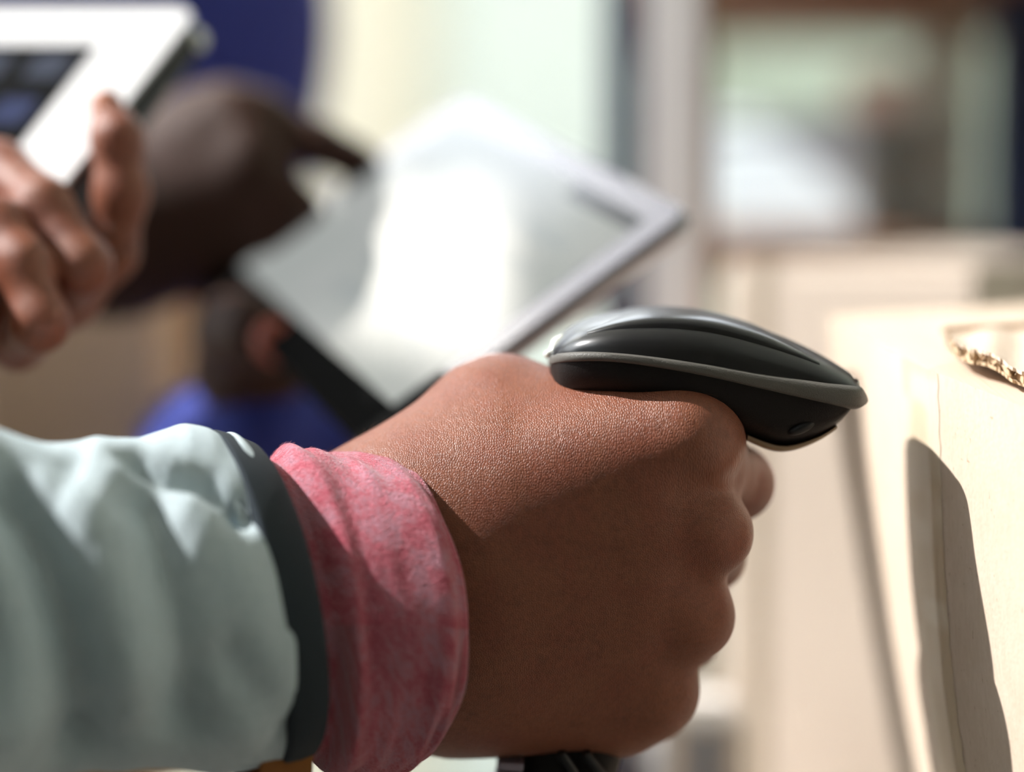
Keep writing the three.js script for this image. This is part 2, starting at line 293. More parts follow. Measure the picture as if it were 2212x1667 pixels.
function windowUnit(name, bx, a, b, y0, y1, wide) {
  const o = new THREE.Group(); o.name = name; o.userData.kind = 'structure'; scene.add(o);
  const f = 0.03, mx = wide ? lerp(a, b, 0.06) : (a + b) / 2, my = lerp(y0, y1, wide ? 0.5 : 0.62);
  part(o, 'window_frame', mergeGeometries([bx(a, a + f, y0, y1, 0.03), bx(b - f, b, y0, y1, 0.03), bx(a + f, b - f, y0, y0 + f, 0.03), bx(a + f, b - f, y1 - f, y1, 0.03)]), M.frame);
  if (!wide) part(o, 'mullion', bx(mx - 0.018, mx + 0.018, y0 + f, y1 - f, 0.022), M.frame);
  part(o, 'transom', bx(a + f, b - f, my - 0.015, my + 0.015, 0.018), M.frame);
  for (const [u0, u1] of [[a + f, mx - 0.018], [mx + 0.018, b - f]]) for (const [v0, v1] of [[y0 + f, my - 0.015], [my + 0.015, y1 - f]]) part(o, 'pane', bx(u0, u1, v0, v1, 0.002), M.glass);
}
{ // left wall: three big windows that let the sun in
  const sill = 0.95, head = 4.45, zs = [[-4.2, -3.5], [-3.3, -2.2], [-2.05, -0.05], [0.25, 1.5]];
  const g = [box(X0 - T, 0, Z0, X0, sill, Z1, 0.001), box(X0 - T, head, Z0, X0, HGT, Z1, 0.001)];
  let at = Z0; for (const [a, b] of [...zs, [Z1, Z1]]) { g.push(box(X0 - T, sill, at, X0, head, a, 0.001)); at = b; }
  g.push(box(X0 - T, sill, 0.25, X0, 1.7, 1.5, 0.001));
  struct('wall_left', mergeGeometries(g), M.wallPaint);
  zs.forEach(([a, b], i) => windowUnit('window_' + (i + 4), (u0, u1, y0, y1, d) => box(X0 - 0.1 - d, y0, u0, X0 - 0.1 + d, y1, u1), a, b, i === 3 ? 1.7 : sill, head, i === 2));
}
struct('wall_right', box(X1, 0, Z0, X1 + T, HGT, Z1, 0.001), M.wallGreen);
struct('wall_front', box(X0, 0, Z1, X1, HGT, Z1 + T, 0.001), M.wallDim);

// two suspended lamps over the left of the hall
for (const [i, c] of [[[-1.70, -3.885], [-1.595, -3.75], [-1.74, -3.51], [-1.83, -3.64]], [[-1.52, -3.655], [-1.425, -3.535], [-1.605, -3.285], [-1.70, -3.4]]].entries()) {
  const y = 3.5, mx = c.reduce((s, q) => s + q[0], 0) / 4, mz = c.reduce((s, q) => s + q[1], 0) / 4, t = thing('pendant_lamp', i ? 'suspended panel lamp, the one nearer the hall middle' : 'suspended panel lamp, the one nearer the window wall', 'lamp', V(mx, y, mz));
  const slab = (y0, y1, grow) => loft([y0, y1].map((h) => c.map(([x, z]) => V(mx + (x - mx) * grow, h, mz + (z - mz) * grow))), { crease: 0.5 });
  part(t, 'housing', slab(y + 0.013, y + 0.06, 1.08), M.frame);
  part(t, 'diffuser', slab(y, y + 0.012, 1), M.lampGlow);
  part(t, 'cable', new THREE.CylinderGeometry(0.004, 0.004, HGT - y - 0.06, 8).translate(mx, (HGT + y + 0.06) / 2, mz), M.blackEdge);
  const along = V(c[2][0] - c[1][0], 0, c[2][1] - c[1][1]), across = V(c[1][0] - c[0][0], 0, c[1][1] - c[0][1]), a = new THREE.RectAreaLight(0xfff6e8, 5, across.length(), along.length());
  along.normalize(); const down = V(0, -1, 0), side = along.clone().cross(down).normalize(); // local z looks up, so the face looks down
  a.position.set(0, -0.012, 0); a.quaternion.setFromRotationMatrix(new THREE.Matrix4().makeBasis(side.clone().negate(), along, down.clone().negate())); t.add(a);
}

// ------------------------------------------------------------------ the rack on the right and what stands on it
const railX = (d) => 0.068 + 0.0245 * (d - 0.95);
const yAt = (py, d) => P(1106, py, d).y;
const RACK = V(0.3, 0, -1.6);
const rack = thing('storage_rack', 'tall storage rack with pale grey front post, brown wooden boards and dark blue rear posts', 'rack', RACK);
const DECK = 0.861; // top of the loaded board, under the frame
{
  const post = (x, z, w, m, n, l) => part(rack, n, mergeGeometries([box(x, 0, z - w, x + w * 1.02, 2.6, z - w + 0.004, 0.001), box(x + w * 0.9, 0, z - w, x + w * 1.1, 2.6, z, 0.001)]), m, l);
  const p1 = P(1397, 400, 0.98), q1 = P(1516, 400, 0.98);
  part(rack, 'post', box(0, 0, -0.004, q1.x - p1.x, 2.6, 0, 0.0015).rotateY(-0.25).translate(p1.x, 0, p1.z), M.post, 'pale grey front flange of the post');
  part(rack, 'post_flange', box(q1.x, 0, p1.z - 0.03, q1.x + 0.0055, 2.6, p1.z + 0.001, 0.0015), M.postBrown, 'brown side flange of the post');
  const p2 = P(1308, 400, 1.2), q2 = P(1394, 400, 1.2);
  part(rack, 'post', box(p2.x, 0, p2.z - 0.03, q2.x, 2.6, p2.z, 0.002), M.postBlue, 'dark blue rear post');
  const p3 = P(2150, 400, 1.3), q3 = P(2290, 400, 1.3);
  part(rack, 'post', box(p3.x, 0, p3.z - 0.03, q3.x, 2.6, p3.z, 0.002), M.postBlue, 'dark blue rear post');
  part(rack, 'post', box(0.52, 0, p1.z - 0.03, 0.555, 2.6, p1.z, 0.002), M.post);
  const yu = EYE.y + 0.118; // underside of the upper board
  const board = (x0, x1, z0, z1, y, t = 0.022) => box(x0, y, z0, x1, y + t, z1, 0.002);
  for (let k = 0; k < 3; k++) part(rack, 'shelf_board', board(0.085, 0.56, -1.005 - 0.25 * (k + 1) + 0.004, -1.005 - 0.25 * k, yu), M.wood);
  part(rack, 'side_beam', box(railX(0.98) + 0.028, yu - 0.012, -1.72, railX(0.98) + 0.048, yu + 0.05, -1.01, 0.002), M.wood);
  // loaded deck below the frame, carried on the posts
  for (let k = 0; k < 5; k++) part(rack, 'deck_board', board(0.04, 0.58, -0.55 - 0.25 * (k + 1) + 0.004, -0.55 - 0.25 * k, DECK - 0.023), M.wood);
  const yl = yAt(575, 1.5);
  part(rack, 'middle_board', box(0.085, yl, -1.73, 0.62, yl + 0.018, -1.32, 0.002), M.wood);
}

function carton(label, group, mat, [x0, y0, x1, y1], d, depth, o = {}) {
  const a = P(x0, y0, d), b = P(x1, y1, d), bottom = o.bottom ?? b.y, cx = (a.x + b.x) / 2, z = (a.z + b.z) / 2, t = thing('cardboard_box', label, 'box', V(cx, bottom, z - depth / 2), group);
  const X0 = a.x, X1 = b.x, Y = a.y, put = (g) => g.translate(-a.x, 0, -z).rotateY(o.yaw ?? 0).translate(a.x, 0, z);
  part(t, 'side_panels', put(box(X0, bottom, z - depth, X1, Y - 0.003, z, 0.003)), mat);
  part(t, 'top_flap', put(box(X0 + 0.0015, Y - 0.003, z - depth / 2 + 0.001, X1 - 0.0015, Y, z - 0.0015, 0.001)), mat);
  part(t, 'top_flap', put(box(X0 + 0.0015, Y - 0.003, z - depth + 0.0015, X1 - 0.0015, Y, z - depth / 2 - 0.001, 0.001)), mat);
  if (o.tape) { const [u0, u1] = o.tape.map((p) => P(p, y0, d).x); part(t, 'packing_tape', put(mergeGeometries([box(u0, Math.max(bottom, Y - 0.3), z - 0.0002, u1, Y, z + 0.0006, 0.0003), box(u0, Y - 0.0002, z - depth, u1, Y + 0.0006, z, 0.0003)])), M.tape); }
  return t;
}
carton('pale cardboard box standing just behind the one being scanned, taped near its left edge', undefined, M.cardPale, [1560, 560, 2120, 1667], 0.95, 0.22, { bottom: DECK, tape: [1625, 1665], yaw: -0.5 });
carton('narrow cardboard box with yellow tape behind the black scanner and below the grey post', undefined, M.cardPale, [1290, 640, 1545, 1667], 1.245, 0.18, { bottom: DECK, tape: [1468, 1535] });
// pale goods on the middle board at the back
const shelfY = yAt(575, 1.5) + 0.019;
function goods(name, label, cat, mat, [px, py], d, w, depth, yaw, lid) {
  const c = P(px, py, d), h = c.y - shelfY, t = thing(name, label, cat, V(c.x, shelfY, c.z)), put = (g) => g.rotateY(yaw).translate(c.x, shelfY, c.z);
  part(t, 'body', put(box(-w / 2, 0, -depth / 2, w / 2, h, depth / 2, 0.01)), mat);
  if (lid) part(t, 'lid', put(box(-w / 2 - 0.004, h, -depth / 2 - 0.004, w / 2 + 0.004, h + 0.01, depth / 2 + 0.004, 0.004)), mat);
}
goods('plastic_tote', 'pale blue grey plastic tote on the back shelf', 'tote', M.tote, [1765, 285], 1.5, 0.118, 0.08, -0.68, true);
goods('small_carton', 'pinkish small carton between the pale tote and the film rolls', 'box', M.pink, [1925, 150], 1.66, 0.05, 0.05, -0.75, false);
for (const [y0, y1, m, l] of [[235, 540, M.filmGrey, 'grey roll of stretch film standing on the back shelf, under the pale roll'], [60, 235, M.film, 'pale greenish roll of film standing on top of the grey roll']]) {
  const a = P(1985, y0, 1.45), b = P(2125, y1, 1.45), by = y1 === 540 ? shelfY : b.y, r = (b.x - a.x) / 2, c = V((a.x + b.x) / 2, by, a.z - r), t = thing('film_roll', l, 'roll', c);
  const pr = [[0.3, 0], [0.93, 0], [1, 0.03], [1, 0.97], [0.93, 1], [0.3, 1], [0.3, 0]].map(([x, y]) => new THREE.Vector2(x * r, y * (a.y - by)));
  part(t, 'wound_film', new THREE.LatheGeometry(pr, 40).translate(c.x, c.y, c.z), m);
  part(t, 'core', new THREE.CylinderGeometry(r * 0.3, r * 0.3, a.y - by, 24, 1, true).translate(c.x, (a.y + by) / 2, c.z), M.cardDull);
}
{ // white carton with a blue printed band, low between the hand and the boxes
  const a = P(1490, 1560, 0.86), b = P(1640, 1667, 0.86), t = thing('white_carton', 'white carton with a blue grey band, low behind the gripping hand', 'box', V((a.x + b.x) / 2, DECK, a.z - 0.03));
  part(t, 'carton_body', box(a.x - 0.01, DECK, a.z - 0.06, b.x - 0.005, a.y, a.z, 0.003), M.whiteCarton);
  part(t, 'printed_band', box(P(1505, 0, 0.86).x, DECK + 0.02, a.z - 0.001, P(1545, 0, 0.86).x, a.y - 0.004, a.z + 0.0006, 0.0003), M.bluePrint);
}

// ------------------------------------------------------------------ the scanned box
{
  const near = crv([P(2004, 797, 0.6), P(2011, 1010, 0.6), P(2020, 1230, 0.6), P(2040, 1480, 0.6), P(2072, 1700, 0.6), P(2090, 1800, 0.6)]);
  const left = crv([P(1789, 684, 0.745), P(1808, 930, 0.745), P(1840, 1140, 0.745), P(1886, 1420, 0.745), P(1938, 1700, 0.745), P(1956, 1800, 0.745)]);
  const right = crv([P(2420, 960, 0.533), P(2425, 1150, 0.533), P(2430, 1350, 0.533), P(2440, 1550, 0.533), P(2450, 1760, 0.533), P(2455, 1860, 0.533)]);
  const back = crv([P(2300, 655, 0.78), P(2305, 900, 0.78), P(2310, 1100, 0.78), P(2320, 1400, 0.78), P(2330, 1700, 0.78), P(2335, 1800, 0.78)]);
  const rings = [], n = 40;
  for (let i = 0; i <= n; i++) {
    const t = i / n, c = [near, right, back, left].map((q) => q.getPoint(t)), ring = [];
    for (let e = 0; e < 4; e++) {
      const p0 = c[(e + 3) % 4], p1 = c[e], p2 = c[(e + 1) % 4], rr = 0.0006, a = p1.clone().lerp(p0, rr / p1.distanceTo(p0)), b = p1.clone().lerp(p2, rr / p1.distanceTo(p2));
      for (let s = 0; s <= 4; s++) { const u = s / 4; ring.push(a.clone().multiplyScalar((1 - u) ** 2).addScaledVector(p1, 2 * u * (1 - u)).addScaledVector(b, u * u)); }
      const next = c[(e + 1) % 4], far = next.clone().lerp(p1, rr / p1.distanceTo(next));
      for (let s = 1; s < 12; s++) ring.push(b.clone().lerp(far, s / 12));
    }
    rings.push(ring);
  }
  const foot = rings[rings.length - 1];
  rings.push(foot.map((p) => V(p.x, DECK, p.z))); // down to the board
  const c0 = rings[0].reduce((s, p) => s.add(p), V(0, 0, 0)).multiplyScalar(1 / rings[0].length);
  const t = thing('cardboard_box', 'sunlit cardboard box being scanned, with taped corner and a torn raised top flap', 'box', V(c0.x, DECK, c0.z));
  part(t, 'side_panels', loft(rings, { crease: 0.9, flip: true }), M.card);
  // clear brown tape folded over the near vertical corner
  const tp = [];
  for (let i = 0; i <= 40; i++) {
    const s = i / 40, C = near.getPoint(s), L = left.getPoint(s), R = right.getPoint(s), l = L.clone().sub(C).normalize(), r = R.clone().sub(C).normalize(), row = [], nl = l.clone().cross(V(0, 1, 0)).normalize(), nr = V(0, 1, 0).cross(r).normalize(); if (nl.x > 0) nl.negate(); if (nr.z < 0) nr.negate();
    const wl = 0.032 + 0.0008 * Math.sin(i * 1.7), wr = 0.0045 + 0.0003 * Math.sin(i * 2.3);
    for (let j = 0; j <= 10; j++) { const u = j / 10; row.push(C.clone().addScaledVector(l, wl * (1 - u)).addScaledVector(nl, 0.00015)); }
    for (let j = 1; j <= 4; j++) row.push(C.clone().addScaledVector(r, (wr * j) / 4).addScaledVector(nr, 0.00015));
    tp.push(row);
  }
  const pos = [], uv = [], idx = [], w = tp[0].length;
  tp.forEach((row, i) => row.forEach((p, j) => { pos.push(p.x, p.y, p.z); uv.push(j * 0.004, i * 0.0035); }));
  for (let i = 0; i < tp.length - 1; i++) for (let j = 0; j < w - 1; j++) { const a = i * w + j; idx.push(a, a + w, a + 1, a + 1, a + w, a + w + 1); }
  part(t, 'packing_tape', fromArrays(pos, idx, uv), M.tape, 'yellowish clear tape folded round the corner');
  // top flap with a torn, corrugated edge that stands a little off the box
  const A = P(2058, 731, 0.61), B = P(2420, 892, 0.56), C = P(2420, 700, 0.68), D = P(2046, 716, 0.65), nu = 90;
  const jag = (u, s) => 0.0016 * (noise(u, 0.3, 37, 3, s) - 0.5) + 0.0012 * (noise(u, 0.7, 90, 3, s + 1) - 0.5) - 0.0012 * sstep(0.62, 0.75, noise(u, 0.1, 17, 3, 55));
  const sheet = (drop, thick, s, back = 0) => {
    const p = [], q = [], ix = [];
    for (let i = 0; i <= nu; i++) {
      const u = i / nu, e = A.clone().lerp(B, u), f = D.clone().lerp(C, u), dir = f.clone().sub(e).normalize(); e.addScaledVector(dir, jag(u, s) + 0.001 + back);
      for (const [k, dy] of [[e, -drop], [e, -drop - thick], [f, -drop - thick], [f, -drop]]) { p.push(k.x, k.y + dy - 0.0006 * Math.sin(u * 19), k.z); q.push(u * 0.06, k === e ? 0 : 0.05); }
    }
    for (let i = 0; i < nu; i++) for (let k = 0; k < 4; k++) { const a = i * 4 + k, b = i * 4 + ((k + 1) % 4); ix.push(a, a + 4, b, b, a + 4, b + 4); }
    return fromArrays(p, ix, q, 0.6);
  };
  const flap = part(t, 'top_flap', sheet(0, 0.0009, 50), M.card);
  part(flap, 'liner', sheet(0.0031, 0.0008, 52), M.cardEdge);
  part(flap, 'core', sheet(0.0009, 0.0021, 58, 0.0009), M.cardEdge);
  { // the fluted middle layer, seen along the torn edge
    const p = [], q = [], ix = [], m = 360;
    for (let i = 0; i <= m; i++) {
      const u = i / m, e = A.clone().lerp(B, u), f = D.clone().lerp(C, u), dir = f.clone().sub(e).normalize(), y = -0.002 + 0.0009 * Math.sin(u * 95) + 0.0003 * (noise(u, 0.4, 200, 2, 57) - 0.5);
      for (const k of [e.clone().addScaledVector(dir, 0.0006 + 1.4 * jag(u, 54)), e.clone().addScaledVector(dir, 0.02)]) { p.push(k.x, k.y + y, k.z); q.push(u * 0.06, q.length % 4 ? 0.02 : 0); }
    }
    for (let i = 0; i < m; i++) { const a = i * 2; ix.push(a, a + 1, a + 2, a + 1, a + 3, a + 2); }
    part(flap, 'flute', fromArrays(p, ix, q), M.cardEdge);
  }
  const A2 = P(1996, 668, 0.74), g2 = sdfMesh([cap(P(2040, 712, 0.652), P(2420, 690, 0.69), 0.0012, 0.0012)], 0.0008, 0.003);
  part(t, 'flap_fold', g2, M.card);
}

// ------------------------------------------------------------------ packing bench with a box on it, far left
{
  const top = yAt(1300, 1.2), bx0 = -0.7, bx1 = -0.14, z0 = -1.16, z1 = -0.97, t = thing('packing_bench', 'wooden packing bench behind the grey sleeve, carrying a cardboard box', 'bench', V((bx0 + bx1) / 2, 0, (z0 + z1) / 2));
  part(t, 'bench_top', box(bx0, top - 0.035, z0, bx1, top, z1, 0.004), M.bench);
  for (const x of [bx0 + 0.03, bx1 - 0.08]) for (const z of [z0 + 0.03, z1 - 0.08]) part(t, 'leg', box(x, 0, z, x + 0.05, top - 0.035, z + 0.05, 0.003), M.bench);
  const a = P(-60, 640, 1.0), b = P(335, 900, 1.0), c = thing('cardboard_box', 'plain tan cardboard box on the bench, below the hand that holds the white tablet', 'box', V((a.x + b.x) / 2, top + 0.001, a.z - 0.05));
  part(c, 'side_panels', box(a.x, top + 0.001, a.z - 0.1, b.x, a.y - 0.003, a.z, 0.003), M.cardTan);
  part(c, 'top_flap', box(a.x + 0.001, a.y - 0.003, a.z - 0.049, b.x - 0.001, a.y, a.z - 0.001, 0.001), M.cardTan);
  part(c, 'top_flap', box(a.x + 0.001, a.y - 0.003, a.z - 0.099, b.x - 0.001, a.y, a.z - 0.051, 0.001), M.cardTan);
}

// ------------------------------------------------------------------ tablets
// a slab given by its corner and two edge directions (unit, square to each other), with bezel, glass and screen
function tablet(label, corner, e1, e2, w, h, thick, bez, mats, screenTex, glow, gloss = 1) {
  const n = e1.clone().cross(e2).normalize(), mid = corner.clone().addScaledVector(e1, w / 2).addScaledVector(e2, h / 2), t = thing('tablet_computer', label, 'tablet', mid);
  const rect = (inset, r) => {
    const o = [];
    for (const [sx, sy, a0] of [[1, 1, 0], [-1, 1, 90], [-1, -1, 180], [1, -1, 270]]) for (let k = 0; k <= 8; k++) { const a = ((a0 + k * 11.25) * Math.PI) / 180; o.push([sx * (w / 2 - inset - r) + Math.cos(a) * r, sy * (h / 2 - inset - r) + Math.sin(a) * r]); }
    return o;
  };
  const at = (q, up) => mid.clone().addScaledVector(e1, q[0]).addScaledVector(e2, q[1]).addScaledVector(n, up);
  const slab = (inset, r, u0, u1, c = 0.0006) => loft([[inset + c, u0], [inset, u0 + c], [inset, u1 - c], [inset + c, u1]].map(([i, u]) => rect(i, Math.max(0.0005, r - (i - inset))).map((q) => at(q, u))), { crease: 0.7 });
  part(t, 'back_shell', slab(0, 0.009, -thick, -0.0012, thick * 0.3), mats.shell);
  part(t, 'bezel', slab(0.0004, 0.0088, -0.0012, 0.0002), mats.bezel);
  const s = part(t, 'screen', box(0, 0, 0, 1, 1, 1), M.hole), sw = w / 2 - bez[0], sh = h / 2 - bez[1], c4 = [[-sw, -sh], [sw, -sh], [sw, sh], [-sw, sh]];
  const top = c4.map((q) => at(q, 0.00045)), low = c4.map((q) => at(q, 0.0001)), pos = [...top, ...low].flatMap((p) => [p.x - mid.x, p.y - mid.y, p.z - mid.z]);
  s.geometry = fromArrays(pos, [0, 1, 2, 0, 2, 3, 0, 4, 5, 0, 5, 1, 1, 5, 6, 1, 6, 2, 2, 6, 7, 2, 7, 3, 3, 7, 4, 3, 4, 0], [0, 0, 1, 0, 1, 1, 0, 1, 0, 0, 1, 0, 1, 1, 0, 1]);
  s.geometry = creased(s.geometry, 0.3);
  s.material = phys({ color: 0x08080a, roughness: 0.05, emissive: 0xffffff, emissiveMap: screenTex, emissiveIntensity: glow, clearcoat: gloss, clearcoatRoughness: 0.03, specularIntensity: gloss ? 0.3 + 0.7 * gloss : 0.1 });
  return { t, mid, n, at };
}
// blurred picture on the white tablet: dark interface with pale bluish tiles
const uiDark = tex(256, (u, v) => {
  let c = hex(0x0d0f14); const blob = (x, y, rx, ry, col, s = 0.6) => { const q = Math.max(Math.abs(u - x) / rx, Math.abs(v - y) / ry); c = mixc(c, col, sstep(1, 0.8, q) * s); };
  for (let i = 0; i < 6; i++) for (let j = 0; j < 8; j++) { const k = noise(i / 6, j / 8, 6, 8, 60); blob(0.09 + i * 0.165, 0.06 + j * 0.125, 0.055, 0.04, k > 0.55 ? hex(0x5a6598) : k > 0.3 ? hex(0x6d7488) : hex(0x262a36), 0.75); }
  return c;
}, true);
// pale page on the big tablet
const uiPale = tex(256, (u, v) => {
  let c = mixc(hex(0xe6eae7), hex(0xd9e0dc), noise(u, v, 6, 6, 61)); const bar = (x0, x1, y0, y1, col) => { if (u > x0 && u < x1 && v > y0 && v < y1) c = col; };
  bar(0, 0.3, 0, 0.06, hex(0x7d818c));
  for (let j = 0; j < 5; j++) bar(0.1, 0.5 + 0.3 * noise(j / 5, 0.1, 5, 2, 62), 0.2 + j * 0.14, 0.25 + j * 0.14, hex(0xd3dbdb));
  return c;
}, true);
let padA, padB;
{
  const K = P(435, 14, 0.755), e1 = P(0, 16, 0.784).sub(K).normalize(), raw = P(150, 390, 0.69).sub(K), e2 = raw.addScaledVector(e1, -raw.dot(e1)).normalize();
  padA = tablet('white tablet with a dark screen, held up at the left by the scanning worker', K, e1, e2, 0.19, 0.245, 0.016, [0.0265, 0.0228], { shell: M.blackEdge, bezel: M.whiteBezel }, uiDark, 0.9, 0);
  { const c = K.clone().addScaledVector(e2, 0.007).addScaledVector(e1, 0.0012).addScaledVector(padA.n, -0.0085); part(padA.t, 'corner_button', new THREE.SphereGeometry(0.0034, 20, 14).translate(c.x, c.y, c.z), M.lens, 'bright white button at the corner'); }
}
{
  const Tn = P(1003, 205, 0.87), R = P(1496, 452, 0.695), B = P(800, 956, 0.68), a = Tn.clone().sub(R), b = B.clone().sub(R), w = a.length();
  const e1 = a.normalize(), h0 = b.length(), e2 = b.addScaledVector(e1, -b.dot(e1)).normalize();
  padB = tablet('large tablet with pale glowing page and grey metal rim, held by the worker in navy', R, e1.clone(), e2.clone(), w, h0, 0.007, [0.013, 0.0105], { shell: M.greyMetal, bezel: M.silverBezel }, uiPale, 0.52, 0.1);
  // black rubber guard along the held edge and round its near corner
  const g = [[-0.0018, h0 - 0.0125, w + 0.0018, h0 + 0.0018], [-0.0018, h0 * 0.74, 0.0105, h0 - 0.0125]].map(([u0, v0, u1, v1]) => {
    const q = (u, v, k) => R.clone().addScaledVector(e1, u).addScaledVector(e2, v).addScaledVector(padB.n, k), c = [[u0, v0], [u1, v0], [u1, v1], [u0, v1]];
    return loft([-0.009, 0.0012].map((k) => c.map(([u, v]) => q(u, v, k))), { crease: 0.5 });
  });
  part(padB.t, 'edge_guard', mergeGeometries(g), M.blackRubber, 'black guard along the held edge');
}

// ------------------------------------------------------------------ barcode scanner
const SD = 0.61; // depth of its middle plane
{
  const kx = (px) => P(px, 833, SD).x, t = thing('barcode_scanner', 'black pistol grip barcode scanner with grey rubber bumper, gripped in the hand', 'scanner', P(1215, 1667, SD));
  const yTop = table([[1186, 762], [1195, 742], [1215, 722], [1250, 697], [1310, 677], [1380, 668], [1450, 666], [1530, 675], [1620, 700], [1700, 730], [1770, 764], [1812, 789], [1829, 803], [1836, 830]]);
  const yBu = table([[1183, 768], [1200, 752], [1240, 743], [1300, 742], [1380, 748], [1500, 764], [1620, 785], [1750, 803], [1836, 819], [1861, 852]]);
  const yBl = table([[1183, 784], [1200, 777], [1240, 771], [1300, 769], [1380, 777], [1500, 799], [1620, 828], [1750, 860], [1822, 874], [1861, 860]]);
  const yBot = table([[1187, 806], [1191, 828], [1203, 846], [1300, 862], [1450, 893], [1560, 920], [1620, 948], [1660, 962], [1690, 963], [1730, 951], [1770, 930], [1800, 905], [1820, 876]]);
  const wid = table([[1184, 0.009], [1192, 0.015], [1215, 0.0215], [1260, 0.0262], [1340, 0.0292], [1450, 0.0298], [1560, 0.0282], [1680, 0.026], [1780, 0.0245], [1830, 0.0225], [1850, 0.018], [1861, 0.012]]);
  const yy = (py) => P(1106, py, SD).y, zz = P(1106, 833, SD).z;
  const pw = (x, e) => Math.sign(x) * Math.pow(Math.abs(x), e);
  // upper or lower half shell: superellipse over the width, from the bumper line
  const half = (x0, x1, n, line, edge, ey, ez, inset, wmul = 1) => {
    const rings = [];
    for (let i = 0; i <= n; i++) {
      const s = i / n, px = lerp(x0, x1, s), b = line(px), e = edge(px), w = (wid(px) - inset) * wmul, r = [];
      for (let j = 0; j <= 28; j++) { const a = (j / 28) * Math.PI, c = Math.cos(a), q = Math.sin(a); r.push(V(kx(px), yy(lerp(b, e, Math.pow(q, ey))), zz + w * pw(c, ez))); }
      rings.push(r);
    }
    return rings;
  };
  const capFront = (rings, dx) => { const last = rings[rings.length - 1], c = last.reduce((s, p) => s.add(p), V(0, 0, 0)).multiplyScalar(1 / last.length); for (const [k, m] of [[0.96, 0.5], [0.86, 1]]) rings.push(last.map((p) => { const q = c.clone().lerp(p, k); q.x += dx * m; return q; })); return rings; };
  const mid = (px) => (yBu(px) + yBl(px)) / 2;
  part(t, 'top_shell', loft(capFront(half(1186, 1833, 70, mid, yTop, 0.62, 0.8, 0.0012), 0.0005), { crease: 0.8 }), M.blackGloss);
  // raised panel along the back of the shell, with a step round it
  const yPanel = (px) => yTop(px) + 9 - 12.5 * sstep(1250, 1400, px) * sstep(1760, 1600, px);
  const pan = half(1262, 1748, 50, (px) => lerp(mid(px), yTop(px), 0.66), yPanel, 0.55, 0.85, 0.0012, 0.86);
  part(t, 'top_panel', loft(pan, { crease: 0.8 }), M.blackGloss);
  part(t, 'lower_body', loft(half(1187, 1819, 70, mid, yBot, 0.72, 0.72, 0.0012), { crease: 0.8, flip: true }), M.blackMatte);
  { // bumper: a lip round the whole body that widens into the beak at the front
    const rings = [];
    for (let i = 0; i <= 80; i++) {
      const px = lerp(1184, 1860, i / 80), u = yBu(px), l = yBl(px), w = wid(px) + 0.0002, m = (u + l) / 2, h = (l - u) / 2, r = [];
      for (let j = 0; j < 40; j++) { const a = (j / 40) * Math.PI * 2, c = Math.cos(a), q = Math.sin(a); r.push(V(kx(px), yy(m - h * pw(q, 0.42)), zz + w * pw(c, 0.5))); }
      rings.push(r);
    }
    part(t, 'bumper', loft(rings, { crease: 0.9 }), M.rubber, 'dark grey rubber bumper band');
  }
  part(t, 'scan_window', loft([[0, 1], [0.0007, 0.94]].map(([dx, k]) => Array.from({ length: 28 }, (_, j) => { const a = (j / 28) * Math.PI * 2; return V(kx(1834) + dx, yy(824) + 0.0017 * k * pw(Math.sin(a), 0.5), zz + 0.015 * k * pw(Math.cos(a), 0.5)); })), { crease: 0.6 }), M.scanGlass);
  { // small oval socket on the near side of the nose
    const c = P(1731, 923, SD - 0.0204), g = new THREE.SphereGeometry(1, 24, 14); g.scale(0.0037, 0.0015, 0.0022); g.rotateZ(0.42); g.translate(c.x, c.y, c.z); part(t, 'screw_hole', g, M.hole);
  }
  { // underside plate
    const rings = half(1600, 1790, 30, (px) => lerp(yBot(px), mid(px), 0.1), (px) => yBot(px) + 4.5, 0.6, 0.7, 0.004, 0.82);
    part(t, 'underside_plate', loft(rings, { crease: 0.8, flip: true }), phys({ color: 0x8f7a5f, roughness: 0.3 }), 'tan underside plate of the nose');
  }
  { // clear light pipe at the rear of the shell
    const a = P(1214, 726, SD - 0.004), b = P(1194, 757, SD - 0.006), m = a.clone().lerp(b, 0.5);
    part(t, 'indicator_lens', sdfMesh([cap(a, m, 0.0006, 0.0015, 0.001), cap(m, b, 0.0015, 0.0011, 0.001), ell(P(1183, 765, SD - 0.006), [0.001, 0.001, 0.001], 0.0003)], 0.0003, 0.002), M.lens);
  }
  { // grip: from under the body down through the fist, flaring at the foot
    const ax = crv([P(1420, 880, SD + 0.002), P(1385, 1050, SD + 0.002), P(1320, 1300, SD + 0.004), P(1255, 1520, SD + 0.009), P(1222, 1640, SD + 0.011), P(1205, 1760, SD + 0.011), P(1190, 1900, SD + 0.011)]), rings = [];
    for (let i = 0; i <= 48; i++) {
      const s = i / 48, c = ax.getPoint(s), f = sstep(0.72, 0.86, s), rx = lerp(0.0135, 0.0185, f) * (1 - 0.12 * sstep(0.9, 1, s)), rz = lerp(0.0125, 0.0155, f), r = [];
      for (let j = 0; j < 40; j++) { const a = (j / 40) * Math.PI * 2; r.push(V(c.x + rx * pw(Math.cos(a), 0.75), c.y - 0.0045 * Math.cos(a), c.z + rz * pw(Math.sin(a), 0.8))); }
      rings.push(r);
    }
    const grip = part(t, 'grip', loft(rings, { crease: 0.9, flip: true }), M.blackMatte);
    for (let k = 0; k < 9; k++) { // rubber ribs up the back of the grip
      const y = 1640 + k * 21, c = P(1108 - k * 3.2, y, SD + 0.003);
      part(grip, 'rib', new RoundedBoxGeometry(0.0066, 0.0021, 0.017, 2, 0.0004).rotateZ(-0.06).translate(c.x - 0.0006, c.y, c.z), phys({ color: 0x928a99, roughness: 0.5 }), 'purplish grey grip rib');
    }
